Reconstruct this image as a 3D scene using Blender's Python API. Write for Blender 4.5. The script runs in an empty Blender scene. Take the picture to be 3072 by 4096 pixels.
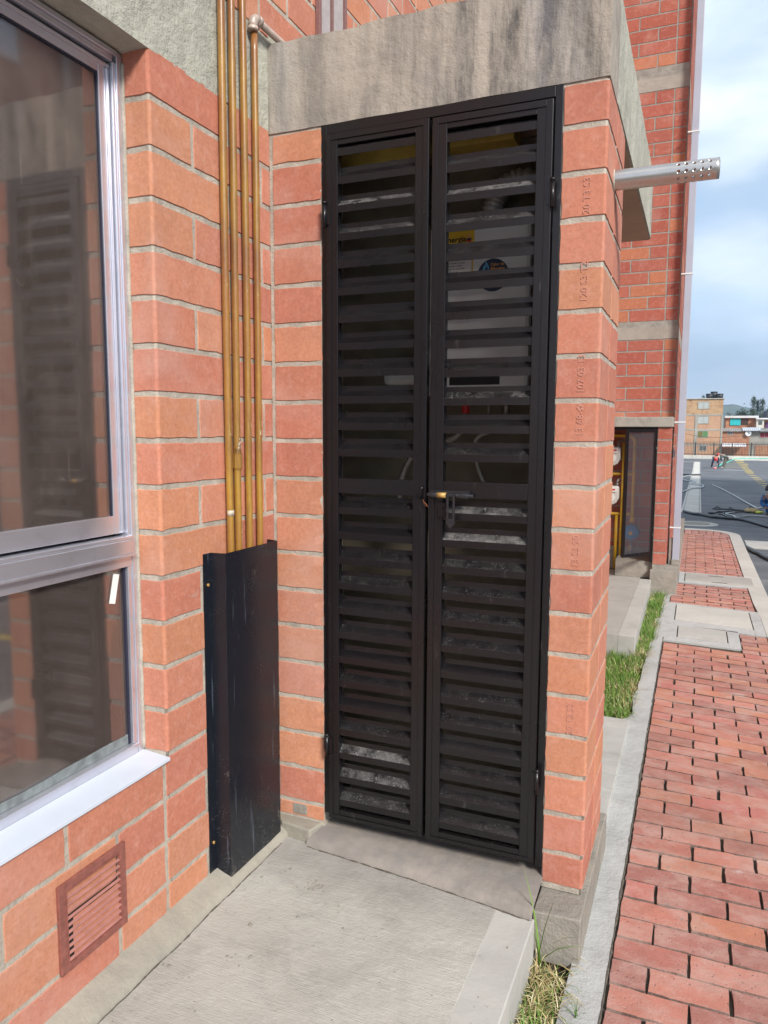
import bpy, bmesh, math, random
from mathutils import Vector, Matrix, noise as mn
random.seed(7)
R_ = math.radians
SC = bpy.context.scene
COL = SC.collection

# ------------------------------------------------------------------ camera
cam_d = bpy.data.cameras.new('camera'); cam = bpy.data.objects.new('camera', cam_d); COL.objects.link(cam)
cam_d.sensor_fit = 'VERTICAL'; cam_d.sensor_height = 36.0; cam_d.lens = 36 * 2980.38 / 4096
cam_d.clip_start = 0.02; cam_d.clip_end = 6000
CAM_ROT = ((0.922623720, -0.045338621, 0.383027257), (0.385682500, 0.098650364, -0.917342420), (0.003805262, 0.994088786, 0.108503479))
cam.matrix_world = Matrix.Translation((1.364, -2.253, 1.5)) @ Matrix(CAM_ROT).to_4x4()
SC.camera = cam

# ------------------------------------------------------------------ light
SUN_EL, SUN_AZ = R_(36), R_(134)      # azimuth measured from +Y towards +X
world = bpy.data.worlds.new('World'); SC.world = world; world.use_nodes = True
wn, wl = world.node_tree.nodes, world.node_tree.links
for n in list(wn): wn.remove(n)
wo = wn.new('ShaderNodeOutputWorld'); bg = wn.new('ShaderNodeBackground'); bg.inputs[1].default_value = 0.12
sky = wn.new('ShaderNodeTexSky'); sky.sky_type = 'NISHITA'; sky.sun_disc = False
sky.sun_elevation = SUN_EL; sky.sun_rotation = SUN_AZ; sky.air_density = 1.0; sky.dust_density = 1.5; sky.altitude = 2500
tc = wn.new('ShaderNodeTexCoord')
mp = wn.new('ShaderNodeMapping'); mp.inputs['Scale'].default_value = (1.0, 1.0, 2.6); mp.inputs['Location'].default_value = (0.35, 0.1, 0.22)
wl.new(tc.outputs['Generated'], mp.inputs[0])
cn = wn.new('ShaderNodeTexNoise'); cn.inputs['Scale'].default_value = 2.3; cn.inputs['Detail'].default_value = 9; cn.inputs['Roughness'].default_value = 0.52; cn.inputs['Distortion'].default_value = 0.15
wl.new(mp.outputs[0], cn.inputs['Vector'])
cr = wn.new('ShaderNodeValToRGB'); cr.color_ramp.elements[0].position = 0.40; cr.color_ramp.elements[1].position = 0.56
cr.color_ramp.elements[0].color = (0.52,)*3 + (1,); cr.color_ramp.elements[1].color = (1.0,)*3 + (1,)
wl.new(cn.outputs['Fac'], cr.inputs[0])
cn2 = wn.new('ShaderNodeTexNoise'); cn2.inputs['Scale'].default_value = 2.9; cn2.inputs['Detail'].default_value = 5
wl.new(mp.outputs[0], cn2.inputs['Vector'])
c2r = wn.new('ShaderNodeValToRGB'); c2r.color_ramp.elements[0].position = .40; c2r.color_ramp.elements[1].position = .60; wl.new(cn2.outputs['Fac'], c2r.inputs[0])
ccol = wn.new('ShaderNodeMixRGB'); ccol.inputs[1].default_value = (2.7, 3.5, 4.4, 1); ccol.inputs[2].default_value = (5.5, 5.9, 6.3, 1)
wl.new(c2r.outputs[0], ccol.inputs[0])
mx = wn.new('ShaderNodeMixRGB'); wl.new(cr.outputs[0], mx.inputs[0]); wl.new(sky.outputs[0], mx.inputs[1]); wl.new(ccol.outputs[0], mx.inputs[2])
wl.new(mx.outputs[0], bg.inputs[0]); wl.new(bg.outputs[0], wo.inputs[0])
sd = bpy.data.lights.new('sun', 'SUN'); sd.energy = 3.1; sd.angle = R_(13); sd.color = (1.0, 0.96, 0.9)
sun = bpy.data.objects.new('sun', sd); COL.objects.link(sun)
_d = Vector((math.sin(SUN_AZ)*math.cos(SUN_EL), math.cos(SUN_AZ)*math.cos(SUN_EL), math.sin(SUN_EL)))
sun.rotation_euler = _d.to_track_quat('Z', 'Y').to_euler()
SC.view_settings.view_transform = 'Standard'; SC.view_settings.look = 'None'; SC.view_settings.exposure = 0.92; SC.view_settings.gamma = 1
SC.render.engine = 'CYCLES'; SC.cycles.max_bounces = 8; SC.cycles.transparent_max_bounces = 16; SC.cycles.use_denoising = True

# ------------------------------------------------------------------ node helpers
class NT:
    def __init__(s, name):
        s.m = bpy.data.materials.new(name); s.m.use_nodes = True; s.t = s.m.node_tree; s.n = s.t.nodes; s.l = s.t.links
        s.b = s.n['Principled BSDF']; s.out = s.n['Material Output']
        s.co = s.n.new('ShaderNodeTexCoord').outputs['Object']
    def pos(s):
        s.co = s.n.new('ShaderNodeNewGeometry').outputs['Position']; return s
    def set(s, k, v):
        i = s.b.inputs[k]
        if hasattr(v, 'node'): s.l.new(v, i)
        elif isinstance(v, (tuple, list)): i.default_value = tuple(v) + ((1,) if len(v) == 3 else ())
        else: i.default_value = v
    def lk(s, v, i):
        if hasattr(v, 'node'): s.l.new(v, i)
        elif isinstance(v, (tuple, list)) and i.type == 'RGBA': i.default_value = tuple(v) + ((1,) if len(v) == 3 else ())
        else: i.default_value = v
    def map(s, scale=(1,1,1), loc=(0,0,0), rot=(0,0,0)):
        m = s.n.new('ShaderNodeMapping'); m.inputs['Scale'].default_value = scale; m.inputs['Location'].default_value = loc; m.inputs['Rotation'].default_value = rot
        s.l.new(s.co, m.inputs[0]); return m.outputs[0]
    def noise(s, sc, det=4, rough=.55, vec=None, dist=0):
        n = s.n.new('ShaderNodeTexNoise'); n.inputs['Scale'].default_value = sc; n.inputs['Detail'].default_value = det
        n.inputs['Roughness'].default_value = rough; n.inputs['Distortion'].default_value = dist
        s.l.new(vec or s.co, n.inputs['Vector']); return n.outputs['Fac']
    def vor(s, sc, vec=None, feat='F1', out='Distance', rand=1):
        n = s.n.new('ShaderNodeTexVoronoi'); n.feature = feat; n.inputs['Scale'].default_value = sc; n.inputs['Randomness'].default_value = rand
        s.l.new(vec or s.co, n.inputs['Vector']); return n.outputs[out]
    def ramp(s, f, stops):
        n = s.n.new('ShaderNodeValToRGB'); e = n.color_ramp.elements
        while len(e) < len(stops): e.new(0.5)
        for i, (p, c) in enumerate(stops):
            e[i].position = p; e[i].color = (c, c, c, 1) if not isinstance(c, (tuple, list)) else tuple(c) + (1,)
        s.l.new(f, n.inputs[0]); return n.outputs[0]
    def mix(s, f, a, b, mode='MIX'):
        n = s.n.new('ShaderNodeMixRGB'); n.blend_type = mode; s.lk(f, n.inputs[0]); s.lk(a, n.inputs[1]); s.lk(b, n.inputs[2]); return n.outputs[0]
    def math(s, op, a, b=0.0):
        n = s.n.new('ShaderNodeMath'); n.operation = op; s.lk(a, n.inputs[0]); s.lk(b, n.inputs[1]); return n.outputs[0]
    def sep(s, v=None):
        n = s.n.new('ShaderNodeSeparateXYZ'); s.l.new(v or s.co, n.inputs[0]); return n.outputs
    def normal(s):
        return s.n.new('ShaderNodeNewGeometry').outputs['Normal']
    def attr(s, name='tint', out='Color'):
        n = s.n.new('ShaderNodeAttribute'); n.attribute_name = name; return n.outputs[out]
    def bump(s, h, st=.3, d=.01, prev=None):
        n = s.n.new('ShaderNodeBump'); n.inputs['Strength'].default_value = st; n.inputs['Distance'].default_value = d
        s.l.new(h, n.inputs['Height'])
        if prev is not None: s.l.new(prev, n.inputs['Normal'])
        s.l.new(n.outputs[0], s.b.inputs['Normal']); return n.outputs[0]

def simple(name, col, rough=.5, metal=0, nsc=30, namt=.12, bump=.1, bsc=None, spec=None):
    t = NT(name); f = t.noise(nsc, 5)
    dark = tuple(c*(1-namt) for c in col); lite = tuple(min(1, c*(1+namt)) for c in col)
    t.set('Base Color', t.mix(t.ramp(f, [(.3, 0.), (.7, 1.)]), dark, lite)); t.set('Roughness', rough); t.set('Metallic', metal)
    if spec is not None: t.set('Specular IOR Level', spec)
    if bump: t.bump(t.noise(bsc or nsc*4, 5), bump, .003)
    return t.m

def m_brick(name='fired_brick', smear=1.0):
    t = NT(name); tint = t.attr()
    a = t.mix(t.ramp(t.noise(9, 6, .6), [(.3, 0.), (.75, 1.)]), t.mix(1., tint, (.86, .84, .86), 'MULTIPLY'), tint)
    a = t.mix(t.ramp(t.noise(85, 5, .8), [(.36, 0.), (.64, 1.)]), t.mix(1., a, (.80, .76, .74), 'MULTIPLY'), a)
    a = t.mix(t.ramp(t.noise(26, 6, .75), [(.52, 0.), (.72, .45)]), a, (.60, .33, .26))
    st = t.noise(6, 4, .6, t.map((26, 26, .7)))                      # drawn vertical comb streaks of the clay
    a = t.mix(t.math('MULTIPLY', t.ramp(st, [(.5, 0.), (.75, 1.)]), .12), a, (.62, .30, .23))
    b = t.ramp(t.noise(2.1, 7, .62, dist=.6), [(.5, 0.), (.72, 1.)])  # pale mortar haze wiped over the face
    a = t.mix(t.math('MULTIPLY', b, .5*smear), a, (.55, .36, .30))
    sp = t.ramp(t.vor(55), [(.05, 1.), (.09, 0.)])
    spm = t.ramp(t.noise(7, 3), [(.56, 0.), (.64, 1.)])
    a = t.mix(t.math('MULTIPLY', t.math('MULTIPLY', sp, spm), .6), a, (.62, .50, .42))
    dk = t.ramp(t.vor(38, t.map((1, 1, 1), (3, 1, 2))), [(.04, 1.), (.075, 0.)])
    a = t.mix(t.math('MULTIPLY', dk, .55), a, (.16, .06, .045))
    ms = t.ramp(t.noise(3.3, 9, .72, t.map((1, 1, 1.2), (8, 2, 4)), dist=.8), [(.655, 0.), (.69, 1.)])
    a = t.mix(t.math('MULTIPLY', ms, .6), a, (.42, .35, .28))
    a = t.mix(t.math('MULTIPLY', t.ramp(t.noise(1.1, 6, .6), [(.35, 0.), (.7, 1.)]), .22), a, (.30, .12, .085))
    t.set('Base Color', a); t.set('Roughness', .82); t.set('Specular IOR Level', .25)
    n1 = t.bump(t.noise(190, 4, .7), .22, .003)
    t.bump(t.noise(24, 5, .6), .25, .006, n1)
    return t.m
def m_mortar(name='mortar', col=(.43, .38, .315)):
    t = NT(name); f = t.noise(14, 6, .65)
    t.set('Base Color', t.mix(t.ramp(f, [(.3, 0.), (.7, 1.)]), tuple(c*.72 for c in col), tuple(c*1.2 for c in col)))
    t.set('Roughness', .95); t.set('Specular IOR Level', .1)
    n1 = t.bump(t.noise(120, 5, .75), .7, .006); t.bump(t.noise(28, 4, .6), .5, .01, n1)
    return t.m
def m_concrete(name, col, stain=0., streak=0., rough=.9, bsc=60, bst=.35, broom=False, warm=(.5, .42, .33), pits=.5, right=False):
    t = NT(name)
    f = t.noise(1.7, 8, .6); g = t.noise(11, 7, .65)
    a = t.mix(t.ramp(f, [(.3, 0.), (.7, 1.)]), tuple(c*.84 for c in col), tuple(min(1, c*1.12) for c in col))
    a = t.mix(t.math('MULTIPLY', t.ramp(g, [(.35, 0.), (.7, 1.)]), .3), a, warm)
    if streak:
        v = t.map((7.0, 3.0, .85))
        s1 = t.ramp(t.noise(1.4, 7, .68, v), [(.40, 0.), (.55, 1.)])
        s2 = t.ramp(t.noise(3.5, 8, .75, t.map((1.6, 1.6, .5), (4, 2, 0))), [(.34, 0.), (.54, 1.)])
        if right: streak = t.math('MULTIPLY', t.ramp(t.sep()['X'], [(0., .45), (.12, .8), (.24, 1.)]), streak)
        a = t.mix(t.math('MULTIPLY', t.math('MULTIPLY', s1, s2), streak), a, (.075, .07, .068))
        s3 = t.ramp(t.noise(1.1, 6, .6, t.map((5.0, 2.0, .7), (9, 3, 5))), [(.56, 0.), (.72, 1.)])
        a = t.mix(t.math('MULTIPLY', s3, t.math('MULTIPLY', streak, .4)), a, (.33, .33, .36))
    if stain:
        s = t.ramp(t.noise(4.2, 8, .7, dist=.5), [(.5, 0.), (.7, 1.)])
        a = t.mix(t.math('MULTIPLY', s, stain), a, (.17, .155, .135))
    if pits:
        p = t.ramp(t.vor(70), [(.03, 1.), (.07, 0.)]); pm = t.ramp(t.noise(13, 3), [(.5, 0.), (.58, 1.)])
        a = t.mix(t.math('MULTIPLY', t.math('MULTIPLY', p, pm), pits), a, (.07, .065, .06))
    t.set('Base Color', a); t.set('Roughness', rough); t.set('Specular IOR Level', .2)
    n1 = t.bump(t.noise(bsc*3, 5, .7), bst, .003); n2 = t.bump(t.noise(bsc*.25, 6, .65), bst*1.4, .012, n1)
    if broom:
        bl = t.noise(14, 4, .7, t.map((.9, 30, 1), rot=(0, 0, .12))); t.bump(bl, .75, .004, n2)
        a = t.mix(t.math('MULTIPLY', t.ramp(bl, [(.42, 1.), (.56, 0.)]), .15), a, (.25, .24, .22))
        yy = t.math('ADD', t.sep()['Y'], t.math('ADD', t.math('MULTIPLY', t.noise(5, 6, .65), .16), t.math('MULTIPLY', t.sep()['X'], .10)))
        a = t.mix(t.math('MULTIPLY', t.ramp(t.math('ADD', yy, .8), [(.60, 0.), (.74, 1.), (.90, 1.), (.97, 1.)]), .38), a, (.215, .195, .19))  # darker stain towards the threshold, with its contact shade painted in
        cr_ = t.ramp(t.noise(2.6, 9, .75, dist=.5), [(.60, 0.), (.68, 1.)]); a = t.mix(t.math('MULTIPLY', cr_, .22), a, (.22, .20, .17))
        t.set('Base Color', a)
    return t.m
def m_blackmetal(name='black_enamel', dust=.5, base=(.0065, .0055, .0065), splash=False):
    t = NT(name); nz = t.sep(t.normal())['Z']
    up = t.ramp(nz, [(.25, 0.), (.7, 1.)])
    dm = t.attr('tint', 'Fac')
    spk = t.ramp(t.vor(150), [(.16, 1.), (.26, 0.)]); cl = t.ramp(t.noise(20, 5, .7), [(.40, 0.), (.60, 1.)])
    spk2 = t.ramp(t.vor(95), [(.10, 1.), (.2, 0.)])
    d = t.math('MULTIPLY', t.math('MULTIPLY', t.math('MAXIMUM', spk, spk2), cl), up)
    film = t.math('MULTIPLY', up, t.math('MULTIPLY', t.math('SUBTRACT', dm, .03), t.ramp(t.noise(17, 7, .75), [(.40, .05), (.66, 1.)])))
    a = t.mix(t.math('MULTIPLY', film, .75), base, (.22, .21, .20))
    d = t.math('MULTIPLY', d, t.ramp(dm, [(.03, .13), (.30, 1.)]))
    a = t.mix(t.math('MULTIPLY', d, dust), a, (.50, .48, .46))
    if splash:
        z = t.sep()['Z']; lo = t.ramp(z, [(.0, 1.), (.55, .12), (1., .35)])
        v1 = t.ramp(t.vor(120), [(.12, 1.), (.2, 0.)]); v2 = t.ramp(t.noise(9, 5, .7), [(.45, 0.), (.62, 1.)])
        a = t.mix(t.math('MULTIPLY', t.math('MULTIPLY', v1, v2), t.math('MULTIPLY', lo, .8)), a, (.34, .30, .24))
        v3 = t.ramp(t.noise(2.2, 5, .65, t.map((26, 26, 1.1))), [(.63, 0.), (.70, 1.)])
        a = t.mix(t.math('MULTIPLY', v3, .35), a, (.16, .19, .24))
        v4 = t.ramp(t.noise(14, 7, .75, t.map((1, 1, .6), (3, 3, 3))), [(.62, 0.), (.70, 1.)])
        a = t.mix(t.math('MULTIPLY', t.math('MULTIPLY', v4, lo), .5), a, (.26, .23, .19))
    sc = t.ramp(t.noise(4, 6, .75, t.map((9, 9, 2.2), rot=(0, .5, 0))), [(.63, 0.), (.72, 1.)])
    a = t.mix(t.math('MULTIPLY', sc, .14), a, (.22, .2, .18))
    rs = t.ramp(t.noise(17, 6, .7), [(.70, 0.), (.78, 1.)]); a = t.mix(t.math('MULTIPLY', rs, .35), a, (.16, .06, .025))
    t.set('Base Color', a)
    t.set('Roughness', t.mix(t.math('MAXIMUM', d, film), t.mix(t.noise(8, 4), (.22,)*3, (.36,)*3), (.85,)*3))
    t.set('Specular IOR Level', .46)
    t.bump(t.noise(70, 4, .6), .12, .002)
    return t.m

M = {}
M['brick'] = m_brick(); M['mortar'] = m_mortar(); M['mortar_far'] = m_mortar('grey_mortar', (.30, .275, .24))
M['lintel'] = m_concrete('stained_concrete', (.365, .32, .27), stain=.30, right=True, streak=.95, bsc=50, bst=.55)
M['beam'] = m_concrete('weathered_concrete', (.46, .44, .37), stain=.28, streak=.25, bsc=60, bst=.9, warm=(.46, .47, .34))
M['soffit'] = m_concrete('rough_cast', (.42, .30, .22), bsc=35, bst=1.0, warm=(.45, .33, .25))
M['band'] = m_concrete('band_concrete', (.30, .27, .235), stain=.2)
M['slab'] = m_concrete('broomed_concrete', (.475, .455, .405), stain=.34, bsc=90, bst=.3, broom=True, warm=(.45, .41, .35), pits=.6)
M['trowel'] = m_concrete('trowelled_concrete', (.41, .40, .37), stain=.30, bsc=60, bst=.15, warm=(.47, .43, .38), pits=.3)
M['thresh'] = m_concrete('threshold_concrete', (.215, .195, .182), stain=.4, bsc=90, bst=.22)  # base colour lowered to hold the shade under the door
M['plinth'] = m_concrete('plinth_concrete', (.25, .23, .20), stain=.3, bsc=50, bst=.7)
M['cove'] = m_concrete('cove_mortar', (.32, .295, .245), stain=.35, bsc=90, bst=.35, warm=(.34, .29, .22), pits=.8)
M['kerb'] = m_concrete('kerb_concrete', (.47, .46, .42), stain=.08, bsc=60, bst=.3, pits=.5)
M['strip'] = m_concrete('strip_concrete', (.42, .415, .40), stain=.3, bsc=50, bst=.6, warm=(.44, .43, .40))
M['black'] = m_blackmetal(); M['cover'] = m_blackmetal('black_sheet', .35, (.008, .010, .015), True)
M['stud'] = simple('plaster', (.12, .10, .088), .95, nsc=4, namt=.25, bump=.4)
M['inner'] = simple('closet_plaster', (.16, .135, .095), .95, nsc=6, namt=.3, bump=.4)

def m_alu(name, col=(.74, .74, .80), rough=.34):
    t = NT(name); f = t.noise(3, 5, .6, t.map((4, 4, 4)))
    d = t.ramp(t.noise(21, 6, .7), [(.55, 0.), (.8, 1.)])
    t.set('Base Color', t.mix(t.math('MULTIPLY', d, .35), t.mix(f, tuple(c*.9 for c in col), col), (.38, .36, .33))); t.set('Metallic', .85)
    t.set('Roughness', t.mix(f, (rough*.8,)*3, (rough*1.3,)*3)); t.bump(t.noise(60, 4), .04, .002)
    return t.m
M['alu'] = m_alu('aluminium'); M['sill'] = simple('painted_sill', (.55, .59, .66), .42, 0, 5, .06, .05)
M['galv'] = m_alu('galvanised', (.56, .52, .48), .22)
M['rubber'] = simple('black_gasket', (.012, .012, .03), .6)

def m_glass(name, refl=.13, dirt=.42, tintc=(.84, .80, .77)):
    t = NT(name); t.n.remove(t.b)
    gl = t.n.new('ShaderNodeBsdfGlossy'); gl.inputs['Roughness'].default_value = .045; gl.inputs['Color'].default_value = (.97, .97, 1, 1)
    tr = t.n.new('ShaderNodeBsdfTransparent'); tr.inputs[0].default_value = tintc + (1,)
    df = t.n.new('ShaderNodeBsdfDiffuse'); df.inputs[0].default_value = (.46, .36, .31, 1)
    bp = t.n.new('ShaderNodeBump'); bp.inputs['Strength'].default_value = .05; bp.inputs['Distance'].default_value = .004
    t.l.new(t.noise(5, 3, .5, t.map((1, 1, .35))), bp.inputs['Height']); t.l.new(bp.outputs[0], gl.inputs['Normal'])
    lw = t.n.new('ShaderNodeLayerWeight'); lw.inputs['Blend'].default_value = .25
    fac = t.math('ADD', t.math('MULTIPLY', lw.outputs['Fresnel'], 1.0), refl)
    m1 = t.n.new('ShaderNodeMixShader'); t.l.new(fac, m1.inputs[0]); t.l.new(tr.outputs[0], m1.inputs[1]); t.l.new(gl.outputs[0], m1.inputs[2])
    z = t.sep()
    runs = t.ramp(t.noise(3, 5, .6, t.map((60, 60, 1.2))), [(.60, 0.), (.70, 1.)])
    runm = t.ramp(t.noise(2.5, 3), [(.5, 0.), (.62, 1.)])
    dots = t.ramp(t.vor(60), [(.03, 1.), (.06, 0.)]); dotm = t.ramp(t.noise(9, 3), [(.5, 0.), (.6, 1.)])
    smear = t.ramp(t.noise(1.8, 7, .7, t.map((1, 1.6, .7))), [(.45, 0.), (.8, 1.)])
    d = t.math('ADD', t.math('MULTIPLY', t.math('MULTIPLY', runs, runm), .22), t.math('MULTIPLY', smear, .16))
    d = t.math('ADD', t.math('ADD', d, .11), t.math('MULTIPLY', t.math('MULTIPLY', dots, dotm), .7))
    m2 = t.n.new('ShaderNodeMixShader'); t.l.new(t.math('MULTIPLY', d, dirt*2), m2.inputs[0]); t.l.new(m1.outputs[0], m2.inputs[1]); t.l.new(df.outputs[0], m2.inputs[2])
    t.l.new(m2.outputs[0], t.out.inputs[0]); return t.m
M['glass'] = m_glass('window_glass')
M['glassfar'] = simple('far_pane', (.20, .23, .25), .15, 0, .6, .35, 0)

def m_pipe(name='yellow_pipe_paint'):
    t = NT(name); a = t.mix(t.ramp(t.noise(1.6, 6, .65, t.map((1, 5, .9))), [(.42, 0.), (.58, 1.)]), (.37, .205, .03), (.26, .105, .028))
    a = t.mix(t.math('MULTIPLY', t.ramp(t.noise(2.6, 5, .6, t.map((4, 9, 1.3), (3, 1, 1))), [(.48, 0.), (.62, 1.)]), .75), a, (.17, .075, .03))
    a = t.mix(t.ramp(t.noise(30, 6, .7, t.map((1, 1, .25))), [(.66, 0.), (.70, 1.)]), a, (.55, .5, .38))
    t.set('Base Color', a); t.set('Roughness', .36); t.set('Specular IOR Level', .5); t.set('Coat Weight', .25); t.set('Coat Roughness', .2)
    t.bump(t.noise(26, 5, .6), .25, .003); return t.m
M['pipe'] = m_pipe()
M['chipped'] = simple('chipped_primer', (.46, .40, .30), .6, 0, 90, .5, .5)
M['elbowpaint'] = simple('elbow_paint', (.46, .36, .30), .4, .1, 20, .35, .3)
M['brass'] = simple('worn_yellow_tape', (.50, .30, .09), .45, .2, 60, .3, .2)
M['steel'] = simple('bare_steel', (.30, .28, .27), .4, .8, 40, .3, .2)
M['grille'] = simple('brown_grille_paint', (.23, .078, .060), .5, 0, 60, .25, .15)
M['grille2'] = simple('brown_frame_paint', (.20, .10, .09), .5, 0, 60, .2, .1)
M['dark'] = simple('dark_void', (.012, .011, .01), .9, bump=0)
M['white'] = simple('white_enamel', (.72, .72, .71), .35, 0, 3, .04, 0)
M['whiteplastic'] = simple('white_plastic', (.70, .69, .66), .45, 0, 5, .05, 0)
M['yellow'] = simple('yellow_label', (.75, .48, .02), .5, 0, 6, .04, 0)
M['ink'] = simple('ink', (.02, .02, .02), .6, bump=0)
M['navy'] = simple('navy_sticker', (.012, .025, .06), .4, bump=0)
M['skyblue'] = simple('blue_print', (.12, .38, .62), .4, bump=0)
M['orange'] = simple('orange_print', (.8, .40, .08), .4, bump=0)
M['redp'] = simple('red_print', (.55, .03, .03), .4, bump=0)
M['paper'] = simple('paper', (.75, .74, .70), .6, 0, 20, .06, 0)
M['wood'] = simple('yellow_formwork_board', (.50, .36, .07), .7, 0, 7, .4, .3)
M['hose'] = simple('corrugated_steel', (.42, .40, .36), .5, .5, 20, .1, 0)
M['blue'] = simple('blue_regulator_paint', (.02, .18, .42), .45, 0, 20, .15, 0)
M['upvc'] = simple('white_downpipe', (.36, .37, .43), .4, 0, 3, .08, .05)
M['meterbody'] = simple('meter_casting', (.60, .58, .53), .5, .15, 12, .12, .1)
M['yellowgas'] = simple('yellow_gas_paint', (.62, .36, .02), .4, 0, 9, .2, .05)

def m_asphalt():
    t = NT('asphalt'); a = t.mix(t.ramp(t.noise(.45, 7, .65), [(.3, 0.), (.7, 1.)]), (.062, .068, .078), (.135, .142, .155))
    a = t.mix(t.math('MULTIPLY', t.ramp(t.noise(1.3, 7, .7, t.map((.5, 3, 1))), [(.48, 0.), (.62, 1.)]), .6), a, (.22, .215, .21))
    a = t.mix(t.math('MULTIPLY', t.ramp(t.noise(.9, 6, .7, t.map((.4, 1.6, 1), (7, 3, 0))), [(.55, 0.), (.75, 1.)]), .5), a, (.13, .10, .075))
    t.set('Base Color', a); t.set('Roughness', .85); t.bump(t.noise(60, 4, .7), .5, .01); return t.m
M['asphalt'] = m_asphalt()
M['roadpaint'] = simple('yellow_road_paint', (.58, .42, .08), .7, 0, 9, .35, .1)
M['roadwhite'] = simple('white_road_paint', (.62, .62, .60), .7, 0, 9, .2, .1)
M['drain'] = m_concrete('drain_concrete', (.56, .54, .49), stain=.12, pits=.2)
M['soil'] = simple('soil', (.075, .055, .038), .95, 0, 14, .5, 1., 40)
M['earth'] = simple('dry_ground', (.20, .19, .13), .95, 0, .3, .3, .3)
def m_grass():
    t = NT('grass_blade'); t.set('Base Color', t.attr()); t.set('Roughness', .55); t.set('Specular IOR Level', .3)
    t.set('Subsurface Weight', .0); return t.m
M['grass'] = m_grass()
def m_paver():
    t = NT('clay_paver'); tint = t.attr()
    a = t.mix(t.ramp(t.noise(14, 7, .7), [(.3, 0.), (.72, 1.)]), t.mix(1., tint, (.80, .80, .80), 'MULTIPLY'), tint)
    w = t.math('MULTIPLY', t.ramp(t.noise(8.5, 8, .75, t.map((.8, 1.2, 1))), [(.44, 0.), (.62, 1.)]), .58)
    a = t.mix(w, a, (.48, .33, .28))
    w2 = t.math('MULTIPLY', t.ramp(t.noise(2.6, 7, .72, t.map((1, 1.5, 1), (5, 9, 0))), [(.62, 0.), (.72, 1.)]), .7)
    a = t.mix(w2, a, (.60, .53, .50))
    dk = t.ramp(t.vor(48), [(.10, 1.), (.17, 0.)]); dm = t.ramp(t.noise(7, 4), [(.46, 0.), (.56, 1.)])
    a = t.mix(t.math('MULTIPLY', t.math('MULTIPLY', dk, dm), .75), a, (.11, .075, .065))
    g = t.ramp(t.vor(15, t.map((1, 1, 1), (2, 2, 2))), [(.10, 1.), (.13, 0.)]); gm = t.ramp(t.noise(3, 3), [(.52, 0.), (.58, 1.)])
    a = t.mix(t.math('MULTIPLY', t.math('MULTIPLY', g, gm), .6), a, (.24, .22, .20))
    a = t.mix(t.math('MULTIPLY', t.ramp(t.noise(1.6, 8, .7, dist=.4), [(.45, 0.), (.7, 1.)]), .45), a, (.20, .10, .08))
    fs = t.ramp(t.vor(130), [(.12, 1.), (.22, 0.)]); a = t.mix(t.math('MULTIPLY', t.math('MULTIPLY', fs, t.ramp(t.noise(16, 4), [(.48, 0.), (.6, 1.)])), .5), a, (.13, .08, .07))
    t.set('Base Color', a); t.set('Roughness', .85); t.set('Specular IOR Level', .2)
    n1 = t.bump(t.noise(160, 4, .7), .35, .004); t.bump(t.math('SUBTRACT', t.noise(20, 6, .7), t.math('MULTIPLY', dk, .4)), .45, .006, n1)
    return t.m
M['paver'] = m_paver()

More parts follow.
